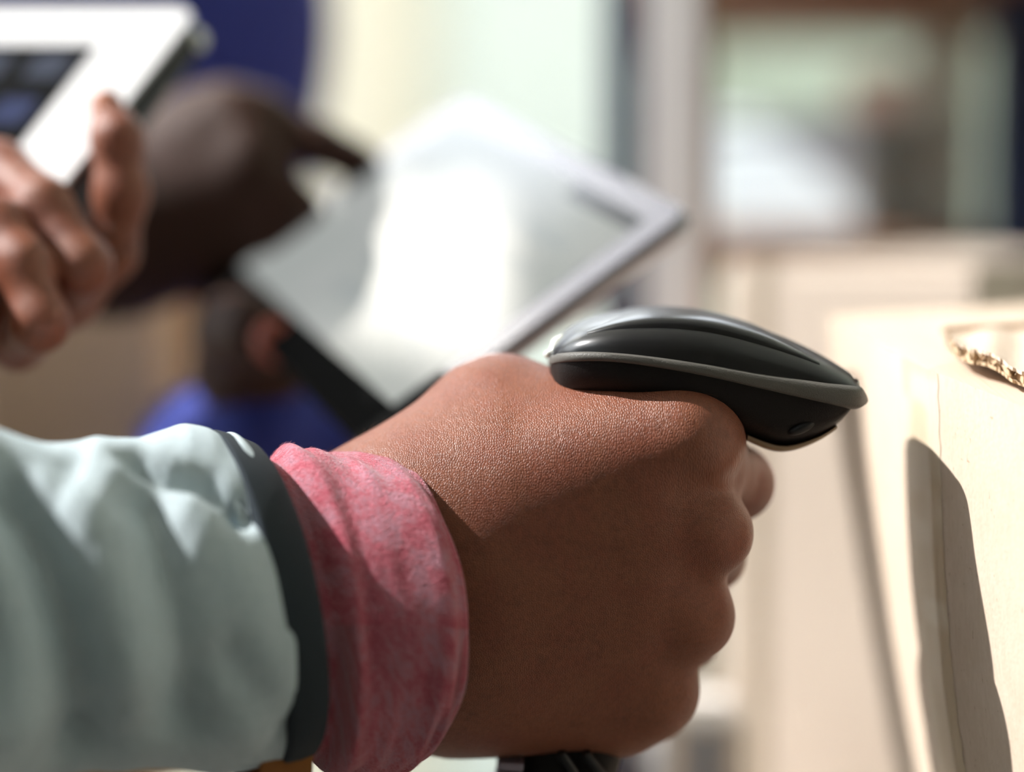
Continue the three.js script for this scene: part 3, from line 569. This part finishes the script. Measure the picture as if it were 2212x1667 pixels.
    for (const [x0, x1] of [[1215, 1262], [1268, 1320]]) { // two moulded ridges running down the side
      const g = sdfMesh([cap(P(x0, 1632, SD - 0.0035), P(x1, 1700, SD - 0.0042), 0.0016, 0.0013)], 0.0005, 0.002); part(grip, 'ridge', g, M.blackGloss);
    }
  }
}

// ------------------------------------------------------------------ worker in the grey jacket
const headPrims = (c, face, r = 1) => { // skull, jaw, nose, ears, brow; `face` is the level direction of the gaze
  const s = V(-face.z, 0, face.x), q = (f, u, a) => c.clone().addScaledVector(face, f * r).add(V(0, u * r, 0)).addScaledVector(s, a * r);
  return [ell(c.clone().add(V(0, 0.03, 0)), [0.083 * r, 0.1 * r, 0.083 * r], 0.02), cap(q(0.02, -0.03, 0), q(0.055, -0.085, 0), 0.062 * r, 0.032 * r, 0.03), cap(q(0.085, 0.015, 0), q(0.104, -0.022, 0), 0.009 * r, 0.015 * r, 0.012),
    cap(q(0.082, -0.052, -0.02), q(0.082, -0.052, 0.02), 0.008 * r, 0.008 * r, 0.01), cap(q(0.076, 0.035, -0.035), q(0.076, 0.035, 0.035), 0.01 * r, 0.01 * r, 0.015), ell(q(-0.005, 0, 0.082), [0.012 * r, 0.03 * r, 0.012 * r], 0.006), ell(q(-0.005, 0, -0.082), [0.012 * r, 0.03 * r, 0.012 * r], 0.006)];
};
const HD = 0.592;
const H = (px, py, mm = 0) => P(px, py, HD - mm / 1000); // mm towards the camera
{
  const foot = V(-0.58, 0, -0.3), t = thing('person', 'worker in pale grey jacket and pink cuff, gripping the scanner and holding the white tablet', 'person', foot);
  // right hand: back of the hand, wrist, thumb, four fingers curled round the grip
  const wr = H(940, 1275, -16), mcp = [H(1482, 960, 1), H(1500, 1148, 0), H(1462, 1325, -6), H(1396, 1488, -15)], rm = [0.013, 0.0115, 0.011, 0.0108];
  const hand = [
    cap(H(760, 1285, -16), wr, 0.026, 0.027), cap(H(780, 1180, -12), H(930, 1160, -12), 0.022, 0.023, 0.02), cap(H(790, 1400, -19), H(960, 1420, -20), 0.02, 0.0215, 0.02),
    cap(H(955, 1130, -9), mcp[0], 0.0205, rm[0], 0.014), cap(H(960, 1230, -9), mcp[1], 0.0195, rm[1], 0.014), cap(H(970, 1330, -13), mcp[2], 0.0195, rm[2], 0.014), cap(H(1000, 1420, -19), mcp[3], 0.02, rm[3], 0.014),
    cap(H(1010, 1460, -27), H(1330, 1530, -28), 0.0155, 0.0125, 0.016), // edge of the hand below the little finger
    cap(H(1080, 1230, -15), H(1330, 1200, -14), 0.02, 0.016, 0.02), cap(H(1100, 1360, -19), H(1320, 1340, -20), 0.0185, 0.015, 0.02),
    cap(H(1130, 1006, -10), H(1420, 936, -5), 0.0165, 0.0115, 0.02), // web above the index metacarpal
    cap(H(900, 1080, -15), H(1058, 905, -24), 0.0155, 0.013, 0.02), cap(H(1058, 905, -24), H(1086, 884, -26), 0.013, 0.0112, 0.01), // base of the thumb
    cap(H(1088, 890, -28), H(1155, 925, -44), 0.0113, 0.0096, 0.009), cap(H(1155, 925, -44), H(1260, 940, -50), 0.0095, 0.0088, 0.006),
    cap(H(1130, 925, -19), H(1330, 896, -12), 0.0102, 0.0085, 0.014),
    ell(H(1537, 1154, -2), [0.0088, 0.0098, 0.009], 0.01), ell(H(1500, 1333, -9), [0.0086, 0.0098, 0.0088], 0.01), ell(H(1424, 1492, -17), [0.0082, 0.0086, 0.0085], 0.007), // knuckles
    ...chain([mcp[0], H(1592, 1044, -30), H(1515, 1080, -48), H(1450, 1090, -46)], [0.0118, 0.0089, 0.0082, 0.0072], 0.005, 0.006),
    ...chain([H(1530, 1160, -6), H(1532, 1202, -36), H(1450, 1230, -52), H(1370, 1235, -48)], [0.0094, 0.0086, 0.008, 0.007], 0.005, 0.004),
    ...chain([H(1495, 1340, -12), H(1484, 1372, -40), H(1400, 1390, -53), H(1330, 1390, -49)], [0.009, 0.0083, 0.0077, 0.0068], 0.005, 0.004),
    ...chain([H(1425, 1495, -20), H(1418, 1530, -42), H(1340, 1545, -52), H(1280, 1540, -49)], [0.0088, 0.0075, 0.007, 0.0062], 0.005, 0.004),
    // hollows between the knuckles, tendons on the back
    crease(H(1600, 1054, 2), H(1500, 1060, 14), 0.0022, 0.0042), crease(H(1610, 1242, -8), H(1500, 1240, 10), 0.0018, 0.0042), crease(H(1560, 1418, -16), H(1440, 1415, 4), 0.0013, 0.0042),
    crease(H(1180, 1150, 11), mcp[1].clone().add(V(-0.01, 0, 0.012)), -0.0006, 0.003), crease(H(1180, 1270, 8), mcp[2].clone().add(V(-0.01, 0, 0.011)), -0.0005, 0.003),
    crease(H(1120, 960, 3), H(1250, 900, 0), 0.0008, 0.005),
  ];
  const gR = wrapUV(sdfMesh(hand, 0.00115), H(900, 1250, -20), H(1500, 1230, -20), V(0, 0, -1), 0.036);
  // left hand on the white tablet: two bent fingers in front, one finger up along the edge
  const left = [
    ...chain([P(-150, 325, 0.69), P(0, 368, 0.684), P(92, 447, 0.668), P(178, 574, 0.662), P(135, 640, 0.685), P(30, 650, 0.70)], [0.0088, 0.0083, 0.0081, 0.008, 0.0074, 0.0068], 0.004, 0.003),
    ...chain([P(-150, 440, 0.675), P(-10, 490, 0.657), P(48, 572, 0.65), P(86, 698, 0.646), P(40, 740, 0.668), P(-60, 730, 0.685)], [0.0088, 0.008, 0.0076, 0.0076, 0.0073, 0.0068], 0.004, 0.0012),
    ...chain([P(-250, 690, 0.635), P(0, 690, 0.668), P(150, 640, 0.692), P(238, 545, 0.696), P(262, 420, 0.694), P(252, 300, 0.694), P(230, 228, 0.7)], [0.011, 0.009, 0.0082, 0.0076, 0.0072, 0.0069, 0.005], 0.006, 0.0012),
    cap(P(-150, 440, 0.672), P(-400, 640, 0.63), 0.011, 0.022, 0.012), cap(P(-250, 690, 0.635), P(-400, 700, 0.62), 0.014, 0.024, 0.02), cap(P(-150, 325, 0.69), P(-400, 560, 0.64), 0.011, 0.02, 0.012), cap(P(-400, 660, 0.625), P(-600, 800, 0.6), 0.024, 0.025, 0.02),
  ];
  const gL = wrapUV(sdfMesh(left, 0.0013), P(-300, 700, 0.70), P(200, 560, 0.68), V(0, 0, -1), 0.02);
  // shoulders, head and arms (outside the frame)
  const face = V(0.55, 0, -0.83), sR = V(-0.34, 1.38, -0.27), sL = V(-0.66, 1.38, -0.48), eR = V(-0.165, 1.165, -0.36), eL = V(-0.5, 1.12, -0.58), nk = V(-0.5, 1.44, -0.42), wl = P(-600, 800, 0.6);
  const core = sdfMesh([...headPrims(V(-0.5, 1.62, -0.45), face), cap(nk, V(-0.5, 1.56, -0.44), 0.055, 0.052, 0.02), cap(V(-0.53, 1.15, -0.38), nk, 0.1, 0.07, 0.03), cap(sR, eR, 0.025, 0.012, 0.01), cap(V(-0.5, 1.36, -0.41), sR, 0.03, 0.025, 0.02), cap(V(-0.5, 1.36, -0.41), sL, 0.03, 0.025, 0.02), cap(sL, eL, 0.03, 0.025, 0.02), cap(eR, P(-60, 1318, 0.5265), 0.012, 0.012, 0.006), cap(P(-60, 1318, 0.5265), P(300, 1300, 0.56), 0.012, 0.014, 0.006), cap(P(300, 1300, 0.56), H(780, 1300, -10), 0.014, 0.017, 0.006), cap(eL, wl, 0.03, 0.024, 0.02)], 0.009, 0.012);
  const body = part(t, 'body', mergeGeometries([gR, gL, wrapUV(core, V(-0.5, 0, -0.4), V(-0.5, 2, -0.4), V(-1, 0, 0), 0.1)]), M.skinA);
  const fibres = (g, n, len, rad, pick, lie) => { // tapered hairs rooted on a surface
    const pa = g.attributes.position, na = g.attributes.normal, pos = [], idx = [], p = V(0, 0, 0), q = V(0, 0, 0);
    for (let k = 0, tries = 0; k < n && tries < n * 60; tries++) {
      const i = Math.floor(rnd() * pa.count); p.fromBufferAttribute(pa, i); q.fromBufferAttribute(na, i); if (!pick(p, q)) continue; k++;
      const d = lie.clone().add(V(rnd() - 0.5, rnd() - 0.5, rnd() - 0.5).multiplyScalar(0.8)); d.addScaledVector(q, -d.dot(q)).normalize();
      const L = len * (0.6 + 0.8 * rnd()), s = d.clone().cross(q).normalize(), at = pos.length / 3;
      for (let m = 0; m <= 3; m++) { const u = m / 3, c = p.clone().addScaledVector(d, L * u).addScaledVector(q, L * (0.5 * u - 0.28 * u * u) - rad), r = rad * (1 - 0.8 * u); for (const [a, b] of [[1, 0], [-0.5, 0.87], [-0.5, -0.87]]) { const v = c.clone().addScaledVector(s, a * r).addScaledVector(q, b * r); pos.push(v.x, v.y, v.z); } }
      for (let m = 0; m < 3; m++) for (let e = 0; e < 3; e++) { const a = at + m * 3 + e, b = at + m * 3 + ((e + 1) % 3); idx.push(a, b, a + 3, b, b + 3, a + 3); }
    }
    return fromArrays(pos, idx);
  };
  part(body, 'fine_hair', fibres(gR, 700, 0.0034, 0.000028, (p, q) => q.z > -0.35 && p.x > -0.06 && p.x < 0.05 && p.z > -0.62, V(0.7, -0.7, 0.1)), M.downHair, 'tiny hairs on the back of the hand').userData.kind = 'stuff';
  { // nail of the finger that lies on the tablet
    const c = P(224, 236, 0.694), g = new THREE.SphereGeometry(1, 18, 12); g.scale(0.0042, 0.0056, 0.0016); g.rotateY(-0.45); g.rotateZ(0.32); g.translate(c.x, c.y, c.z); part(body, 'fingernail', g, M.nailA);
  }
  part(t, 'hair', sdfMesh([ell(V(-0.506, 1.67, -0.44), [0.09, 0.088, 0.09], 0.02), cap(V(-0.535, 1.64, -0.4), V(-0.54, 1.58, -0.39), 0.06, 0.05, 0.02)], 0.009, 0.012), M.hair);

  // right sleeve: rings given by their middle, top and near points, swept up the forearm, with folds pressed in
  const ring = (c, tp, nr) => ({ c, u: tp.clone().sub(c), n: nr.clone().sub(c) });
  const sl = [
    ring(P(598, 1290, 0.575), P(541, 966, 0.575), P(684, 1350, 0.543)),
    ring(P(560, 1288, 0.573), P(500, 938, 0.573), P(640, 1345, 0.54)),
    ring(P(440, 1290, 0.566), P(395, 922, 0.566), P(500, 1340, 0.53)),
    ring(P(260, 1300, 0.552), P(235, 945, 0.552), P(300, 1340, 0.515)),
    ring(P(110, 1310, 0.54), P(95, 950, 0.54), P(130, 1350, 0.502)),
    ring(P(-60, 1318, 0.522), P(-70, 895, 0.522), P(-60, 1360, 0.484)),
    ring(P(-300, 1330, 0.49), P(-310, 860, 0.49), P(-320, 1380, 0.45)),
    ring(V(-0.165, 1.165, -0.36), V(-0.165, 1.205, -0.36), V(-0.135, 1.16, -0.335)),
  ];
  const tubeOf = (list, fold, n = 120, m = 96, v1 = 1) => {
    const cc = crv(list.map((r) => r.c)), cu = crv(list.map((r) => r.u)), cn = crv(list.map((r) => r.n)), rings = [];
    for (let i = 0; i <= n; i++) {
      const s = (i / n) * v1, c = cc.getPoint(s), u = cu.getPoint(s), w = cn.getPoint(s), r = [];
      for (let j = 0; j < m; j++) { const a = (j / m) * Math.PI * 2, d = V(0, 0, 0).addScaledVector(u, Math.sin(a)).addScaledVector(w, Math.cos(a)), p = c.clone().add(d), out = d.clone().normalize(); r.push(p.addScaledVector(out, fold(p, s, a))); }
      rings.push(r);
    }
    return rings;
  };
  const bare = tubeOf(sl, () => 0, 90, 120).flat().map((p) => { const q = p.clone().sub(EYE), d = q.dot(FWD); return { p, d, x: 1106 + (q.x / d) * F, y: 833.5 - (q.dot(UPV) / d) * F }; });
  const onSleeve = ([x, y]) => { let best = null, e = 1e9; for (const v of bare) { const k = Math.hypot(v.x - x, v.y - y) + v.d * 400; if (k < e) { e = k; best = v; } } return P(x, y, best.d); };
  const grooves = [ // [points, depth (m), width (m)]
    [[[0, 1000], [70, 1130], [120, 1290], [160, 1450], [170, 1640]], 0.0085, 0.0052], [[[300, 985], [360, 1010], [440, 1040], [510, 1110]], 0.0052, 0.0034],
    [[[320, 1090], [345, 1240], [380, 1400], [400, 1560]], 0.005, 0.0046], [[[150, 1010], [200, 1050], [250, 1090]], 0.0016, 0.004], [[[0, 1250], [30, 1400], [50, 1560]], -0.003, 0.006],
    [[[430, 1120], [520, 1230], [560, 1390], [560, 1520]], -0.0034, 0.0075], [[[210, 1120], [250, 1250], [280, 1420]], -0.0034, 0.008], [[[500, 1420], [560, 1500], [610, 1560]], 0.002, 0.004], [[[-120, 960], [-70, 1160], [-30, 1400]], 0.005, 0.007],
  ].map(([p, a, s]) => p.slice(1).map((q, i) => [p[i], q]).flatMap(([q0, q1]) => { return [[onSleeve(q0), onSleeve(q1), a, s]]; }));
  const seg = (p, a, b) => { const d = b.clone().sub(a), t2 = clamp(p.clone().sub(a).dot(d) / d.lengthSq(), 0, 1); return p.distanceTo(a.clone().addScaledVector(d, t2)); };
  const lump = (k, s, a) => noise(s * 1.2 + 0.1, a / (Math.PI * 2), 9, 7, k) - 0.5;
  const folds = (p, s, a) => {
    let o = 0.0022 * lump(70, s, a) + 0.0012 * (noise(s * 1.3 + 0.3 * Math.sin(a), a / 6.2832, 17, 9, 71) - 0.5);
    o -= 0.0075 * (1 - sstep(0.03, 0.085, s)); for (const g of grooves) { let q = 1; for (const [u, w] of g) q = Math.min(q, seg(p, u, w)); const [, , am, sg] = g[0]; o -= 1.25 * am * Math.exp(-(q * q) / (2 * sg * sg)); }
    return o;
  };
  const sleeve = tubeOf(sl, folds, 150, 150), inner = tubeOf(sl.slice(0, 3), () => -0.0026, 8, 150, 0.8);
  const gS = loft([...inner.reverse(), ...sleeve], { caps: false, flip: true });
  const torso = sdfMesh([cap(V(-0.56, 0.92, -0.38), V(-0.51, 1.28, -0.38), 0.14, 0.135, 0.04), cap(V(-0.5, 1.3, -0.39), sR, 0.11, 0.08, 0.05), cap(V(-0.5, 1.3, -0.39), sL, 0.11, 0.08, 0.05), cap(sR, eR, 0.07, 0.05, 0.04), cap(sL, eL, 0.075, 0.055, 0.04), cap(eL, wl.clone().lerp(eL, 0.15), 0.055, 0.038, 0.04), cap(nk, nk.clone().add(V(0, 0.03, 0)), 0.08, 0.075, 0.03)], 0.011, 0.015);
  const jk = part(t, 'jacket', mergeGeometries([gS, wrapUV(torso, V(-0.5, 0, -0.4), V(-0.5, 2, -0.4), V(-1, 0, 0), 0.16)]), M.jacket, 'pale grey green jacket with wrinkled sleeve');
  { // dark band at the end of the sleeve
    const r0 = ring(P(604, 1290, 0.576), P(560, 972, 0.577), P(700, 1360, 0.5455)), r1 = ring(P(522, 1288, 0.571), P(466, 945, 0.571), P(604, 1346, 0.5375));
    const rr = (q, o, m = 90) => Array.from({ length: m }, (_, j) => { const a = (j / m) * Math.PI * 2, d = V(0, 0, 0).addScaledVector(q.u, Math.sin(a)).addScaledVector(q.n, Math.cos(a)); return q.c.clone().add(d).addScaledVector(d.clone().normalize(), o); });
    const mixr = (s) => ring(r1.c.clone().lerp(r0.c, s), r1.c.clone().add(r1.u).lerp(r0.c.clone().add(r0.u), s), r1.c.clone().add(r1.n).lerp(r0.c.clone().add(r0.n), s));
    part(jk, 'sleeve_band', loft([rr(mixr(-0.1), -0.004), rr(mixr(0), 0.0012), rr(mixr(0.1), 0.0021), rr(mixr(0.5), 0.0022), rr(mixr(0.9), 0.0016), rr(mixr(1.02), 0.0002), rr(mixr(0.98), -0.003), rr(mixr(0), -0.0045)], { caps: false, flip: true }), M.hem, 'dark band at the end of the sleeve');
    const low = ring(P(612, 1385, 0.579), P(580, 1040, 0.579), P(668, 1440, 0.556)), low0 = ring(P(500, 1375, 0.57), P(470, 1040, 0.57), P(560, 1420, 0.548));
    part(jk, 'sleeve_lining', loft([rr(low0, 0), rr(low, 0), rr(low, -0.0012), rr(low0, -0.0012)], { caps: false, flip: true }), M.mustard, 'mustard brown lining');
  }
  { // pink cuff, folded back, with a rolled edge
    const cf = [
      ring(P(560, 1318, 0.578), P(520, 985, 0.578), P(650, 1345, 0.552)), ring(P(640, 1320, 0.582), P(600, 982, 0.582), P(735, 1350, 0.5535)),
      ring(P(720, 1322, 0.586), P(690, 974, 0.586), P(840, 1350, 0.5545)), ring(P(790, 1320, 0.59), P(770, 970, 0.59), P(950, 1355, 0.556)), ring(P(836, 1318, 0.593), P(830, 974, 0.593), P(1014, 1362, 0.558)),
    ];
    const fz = (p, s, a) => {
      const ridge = 0.0016 * Math.exp(-(((s - 0.34 - 0.02 * Math.sin(a * 3)) / 0.055) ** 2)) - 0.0016 * sstep(0.3, 0.2, s);
      return 0.0026 * (noise(s, a / 6.2832, 5, 9, 72) - 0.5) + 0.0014 * (noise(s, a / 6.2832, 13, 17, 73) - 0.5) + ridge - 0.0012 * sstep(0.88, 1, s) ** 2;
    };
    const outer = tubeOf(cf, fz, 90, 150), end = outer[outer.length - 1], cc = end.reduce((s, p) => s.add(p), V(0, 0, 0)).multiplyScalar(1 / end.length), roll = [], ax = V(0.96, 0, -0.28);
    for (let k = 1; k <= 6; k++) { const a = (k / 6) * Math.PI; roll.push(end.map((p) => { const d = cc.clone().sub(p).normalize(); return p.clone().addScaledVector(d, 0.0016 * (1 - Math.cos(a))).addScaledVector(ax, 0.0016 * Math.sin(a)); })); }
    const back = roll[5], go = [1, 2, 3].map((k) => back.map((p) => p.clone().lerp(cc, 0.06 * k).addScaledVector(ax, -0.006 * k)));
    const cg = loft([...outer, ...roll, ...go], { caps: false, flip: true }), fz2 = cg.clone(), cuff = part(t, 'shirt_cuff', cg, M.cuff, 'fuzzy pink folded shirt cuff');
    const mid = outer[45].reduce((q, p) => q.add(p), V(0, 0, 0)).multiplyScalar(1 / 150), nn = fz2.attributes.normal, np = fz2.attributes.position, w = V(0, 0, 0), m = V(0, 0, 0);
    for (let i = 0; i < nn.count; i++) { w.fromBufferAttribute(np, i).sub(mid); w.x *= 0.1; m.fromBufferAttribute(nn, i); if (m.dot(w) < 0) nn.setXYZ(i, -m.x, -m.y, -m.z); }
    part(cuff, 'fuzz', fibres(fz2, 9000, 0.0011, 0.000026, (p, q) => q.z > -0.5 && p.z > -0.61, V(0.2, 0.3, 0.3)), M.cuffFuzz, 'loose pink fibres').userData.kind = 'stuff';
  }
  part(t, 'trousers', sdfMesh([cap(V(-0.56, 0.95, -0.38), V(-0.57, 0.88, -0.38), 0.13, 0.14, 0.04), cap(V(-0.49, 0.88, -0.34), V(-0.5, 0.1, -0.33), 0.1, 0.06, 0.05), cap(V(-0.64, 0.88, -0.43), V(-0.68, 0.1, -0.44), 0.1, 0.06, 0.05)], 0.016, 0.02), M.trousersA);
  for (const [x, z] of [[-0.52, -0.29], [-0.7, -0.4]]) part(t, 'shoe', sdfMesh([cap(V(x, 0.045, z), V(x + 0.1, 0.04, z - 0.13), 0.042, 0.038, 0.02)], 0.008, 0.01, (a, b) => 0.004 - b), M.shoe);
}

// ------------------------------------------------------------------ worker in navy behind, pointing at the big tablet
{
  const t = thing('person', 'worker in navy clothes, one dark hand pointing at the big tablet and one holding it', 'person', V(-0.42, 0, -1.32)), D = 0.86, Q = (px, py, mm = 0) => P(px, py, D - mm / 1000);
  const kn = [Q(505, 262, 4), Q(540, 352, 12), Q(520, 455, 10), Q(470, 545, 2)];
  const right = [
    cap(Q(30, 520, -10), Q(240, 490, -6), 0.027, 0.026), cap(Q(240, 470, -6), kn[0], 0.024, 0.0135, 0.016), cap(Q(250, 490, -4), kn[1], 0.023, 0.013, 0.016), cap(Q(250, 520, -4), kn[2], 0.022, 0.0125, 0.016), cap(Q(250, 545, -8), kn[3], 0.02, 0.0115, 0.016),
    cap(Q(280, 400, -10), Q(440, 290, -6), 0.018, 0.016, 0.016),
    ...chain([kn[0], Q(570, 262, 2), Q(690, 312, 2), Q(760, 345, 0), Q(815, 372, -2)], [0.0115, 0.0098, 0.0078, 0.0066, 0.0052], 0.006),
    ...chain([kn[1], Q(640, 455, 12), Q(600, 520, 0), Q(540, 520, -8)], [0.0115, 0.0088, 0.008, 0.007], 0.006), ...chain([kn[2], Q(618, 545, 10), Q(560, 590, 0), Q(500, 590, -8)], [0.011, 0.0085, 0.008, 0.007], 0.006), ...chain([kn[3], Q(575, 610, 2), Q(510, 640, -6), Q(460, 630, -10)], [0.0102, 0.0078, 0.007, 0.0065], 0.006),
    ...chain([Q(330, 330, -20), Q(480, 380, -28), Q(560, 430, -28)], [0.014, 0.0095, 0.008], 0.008),
    crease(Q(560, 330, 16), Q(440, 340, 16), 0.0012, 0.004), crease(Q(560, 420, 18), Q(440, 420, 16), 0.0012, 0.004), crease(Q(530, 515, 14), Q(420, 510, 14), 0.0012, 0.004),
  ];
  const gR = wrapUV(sdfMesh(right, 0.0016), Q(100, 560, -10), Q(600, 420, 0), V(0, 0, -1), 0.034);
  const lh = 0.80, W = (px, py, mm = 0) => P(px, py, lh - mm / 1000);
  const leftH = [
    cap(W(540, 860, -45), W(535, 800, -30), 0.014, 0.015), cap(W(530, 790, -26), W(560, 740, -14), 0.018, 0.014, 0.012), ...chain([W(510, 720, -8), W(550, 715, 6), W(590, 742, 10)], [0.015, 0.0105, 0.0085], 0.008),
    ...chain([W(540, 770, -14), W(600, 800, -14), W(660, 790, -26)], [0.0115, 0.0085, 0.0075], 0.006),
  ];
  const gL = wrapUV(sdfMesh(leftH, 0.0018), W(300, 850, -30), W(600, 740, 0), V(0, 0, -1), 0.03);
  const face = V(0.95, 0, 0.3).normalize(), sR = V(-0.33, 1.33, -1.14), sL = V(-0.33, 1.33, -1.47), eR = V(-0.47, 1.13, -1.0), eL = P(580, 1110, 1.25), nk = V(-0.42, 1.38, -1.33);
  const wR = Q(30, 520, -10), wL = W(520, 960, -60);
  const core = sdfMesh([...headPrims(V(-0.55, 1.55, -1.43), face), cap(nk, V(-0.53, 1.49, -1.41), 0.055, 0.052, 0.02), cap(V(-0.38, 1.1, -1.3), nk, 0.09, 0.06, 0.03), cap(nk, sR, 0.04, 0.04, 0.03), cap(nk, sL, 0.04, 0.04, 0.03), cap(sR, eR, 0.035, 0.032, 0.02), cap(sL, eL, 0.035, 0.032, 0.02), cap(eR, wR, 0.035, 0.03, 0.02), cap(eL, wL, 0.03, 0.026, 0.02)], 0.01, 0.014);
  const body = part(t, 'body', mergeGeometries([gR, gL, wrapUV(core, V(-0.35, 0, -1.3), V(-0.35, 2, -1.3), V(-1, 0, 0), 0.1)]), M.skinB);
  { const c = W(596, 738, 20), g = new THREE.SphereGeometry(1, 16, 10); g.scale(0.0075, 0.008, 0.004); g.rotateZ(0.5); g.translate(c.x, c.y, c.z); part(body, 'fingernail', g, phys({ color: 0xb8604f, roughness: 0.35 }), 'reddish thumbnail on the tablet edge'); }
  part(t, 'hair', sdfMesh([ell(V(-0.56, 1.59, -1.43), [0.09, 0.082, 0.09], 0.02)], 0.009, 0.012), M.hair);
  const ch = P(310, 30, 1.3), be = P(330, 800, 1.32);
  const shirt = part(t, 'shirt', sdfMesh([cap(V(-0.37, 0.87, -1.39), V(be.x - 0.02, be.y, -1.33), 0.12, 0.105, 0.05), cap(be, ch, 0.1, 0.088, 0.05), cap(ch, sR, 0.085, 0.07, 0.05), cap(ch, sL, 0.085, 0.07, 0.05), cap(sR, eR, 0.068, 0.052, 0.03), cap(sL, eL, 0.066, 0.038, 0.03), cap(eL, wL, 0.036, 0.025, 0.03), cap(P(430, 985, 0.86), P(560, 915, 0.83), 0.024, 0.02, 0.015), cap(P(500, 990, 0.87), P(730, 960, 0.85), 0.022, 0.02, 0.015)], 0.01, 0.014), M.navy, 'navy blue work shirt');
  part(shirt, 'strap', sdfMesh([cap(P(392, 560, 1.17), P(418, 800, 1.17), 0.009, 0.008)], 0.002, 0.003), M.mustard, 'mustard brown strap');
  part(t, 'trousers', sdfMesh([cap(V(-0.4, 0.9, -1.4), V(-0.4, 0.86, -1.4), 0.125, 0.13, 0.04), cap(V(-0.39, 0.85, -1.31), V(-0.42, 0.1, -1.31), 0.095, 0.06, 0.05), cap(V(-0.39, 0.85, -1.49), V(-0.42, 0.1, -1.5), 0.095, 0.06, 0.05)], 0.016, 0.02), M.navy);
  for (const z of [-1.31, -1.5]) part(t, 'shoe', sdfMesh([cap(V(-0.44, 0.045, z), V(-0.28, 0.04, z + 0.02), 0.042, 0.038, 0.02)], 0.008, 0.01, (a, b) => 0.004 - b), M.shoe);
}
scene.traverse((o) => { if (o.isMesh) o.castShadow = o.receiveShadow = true; });
renderer.render(scene, camera);
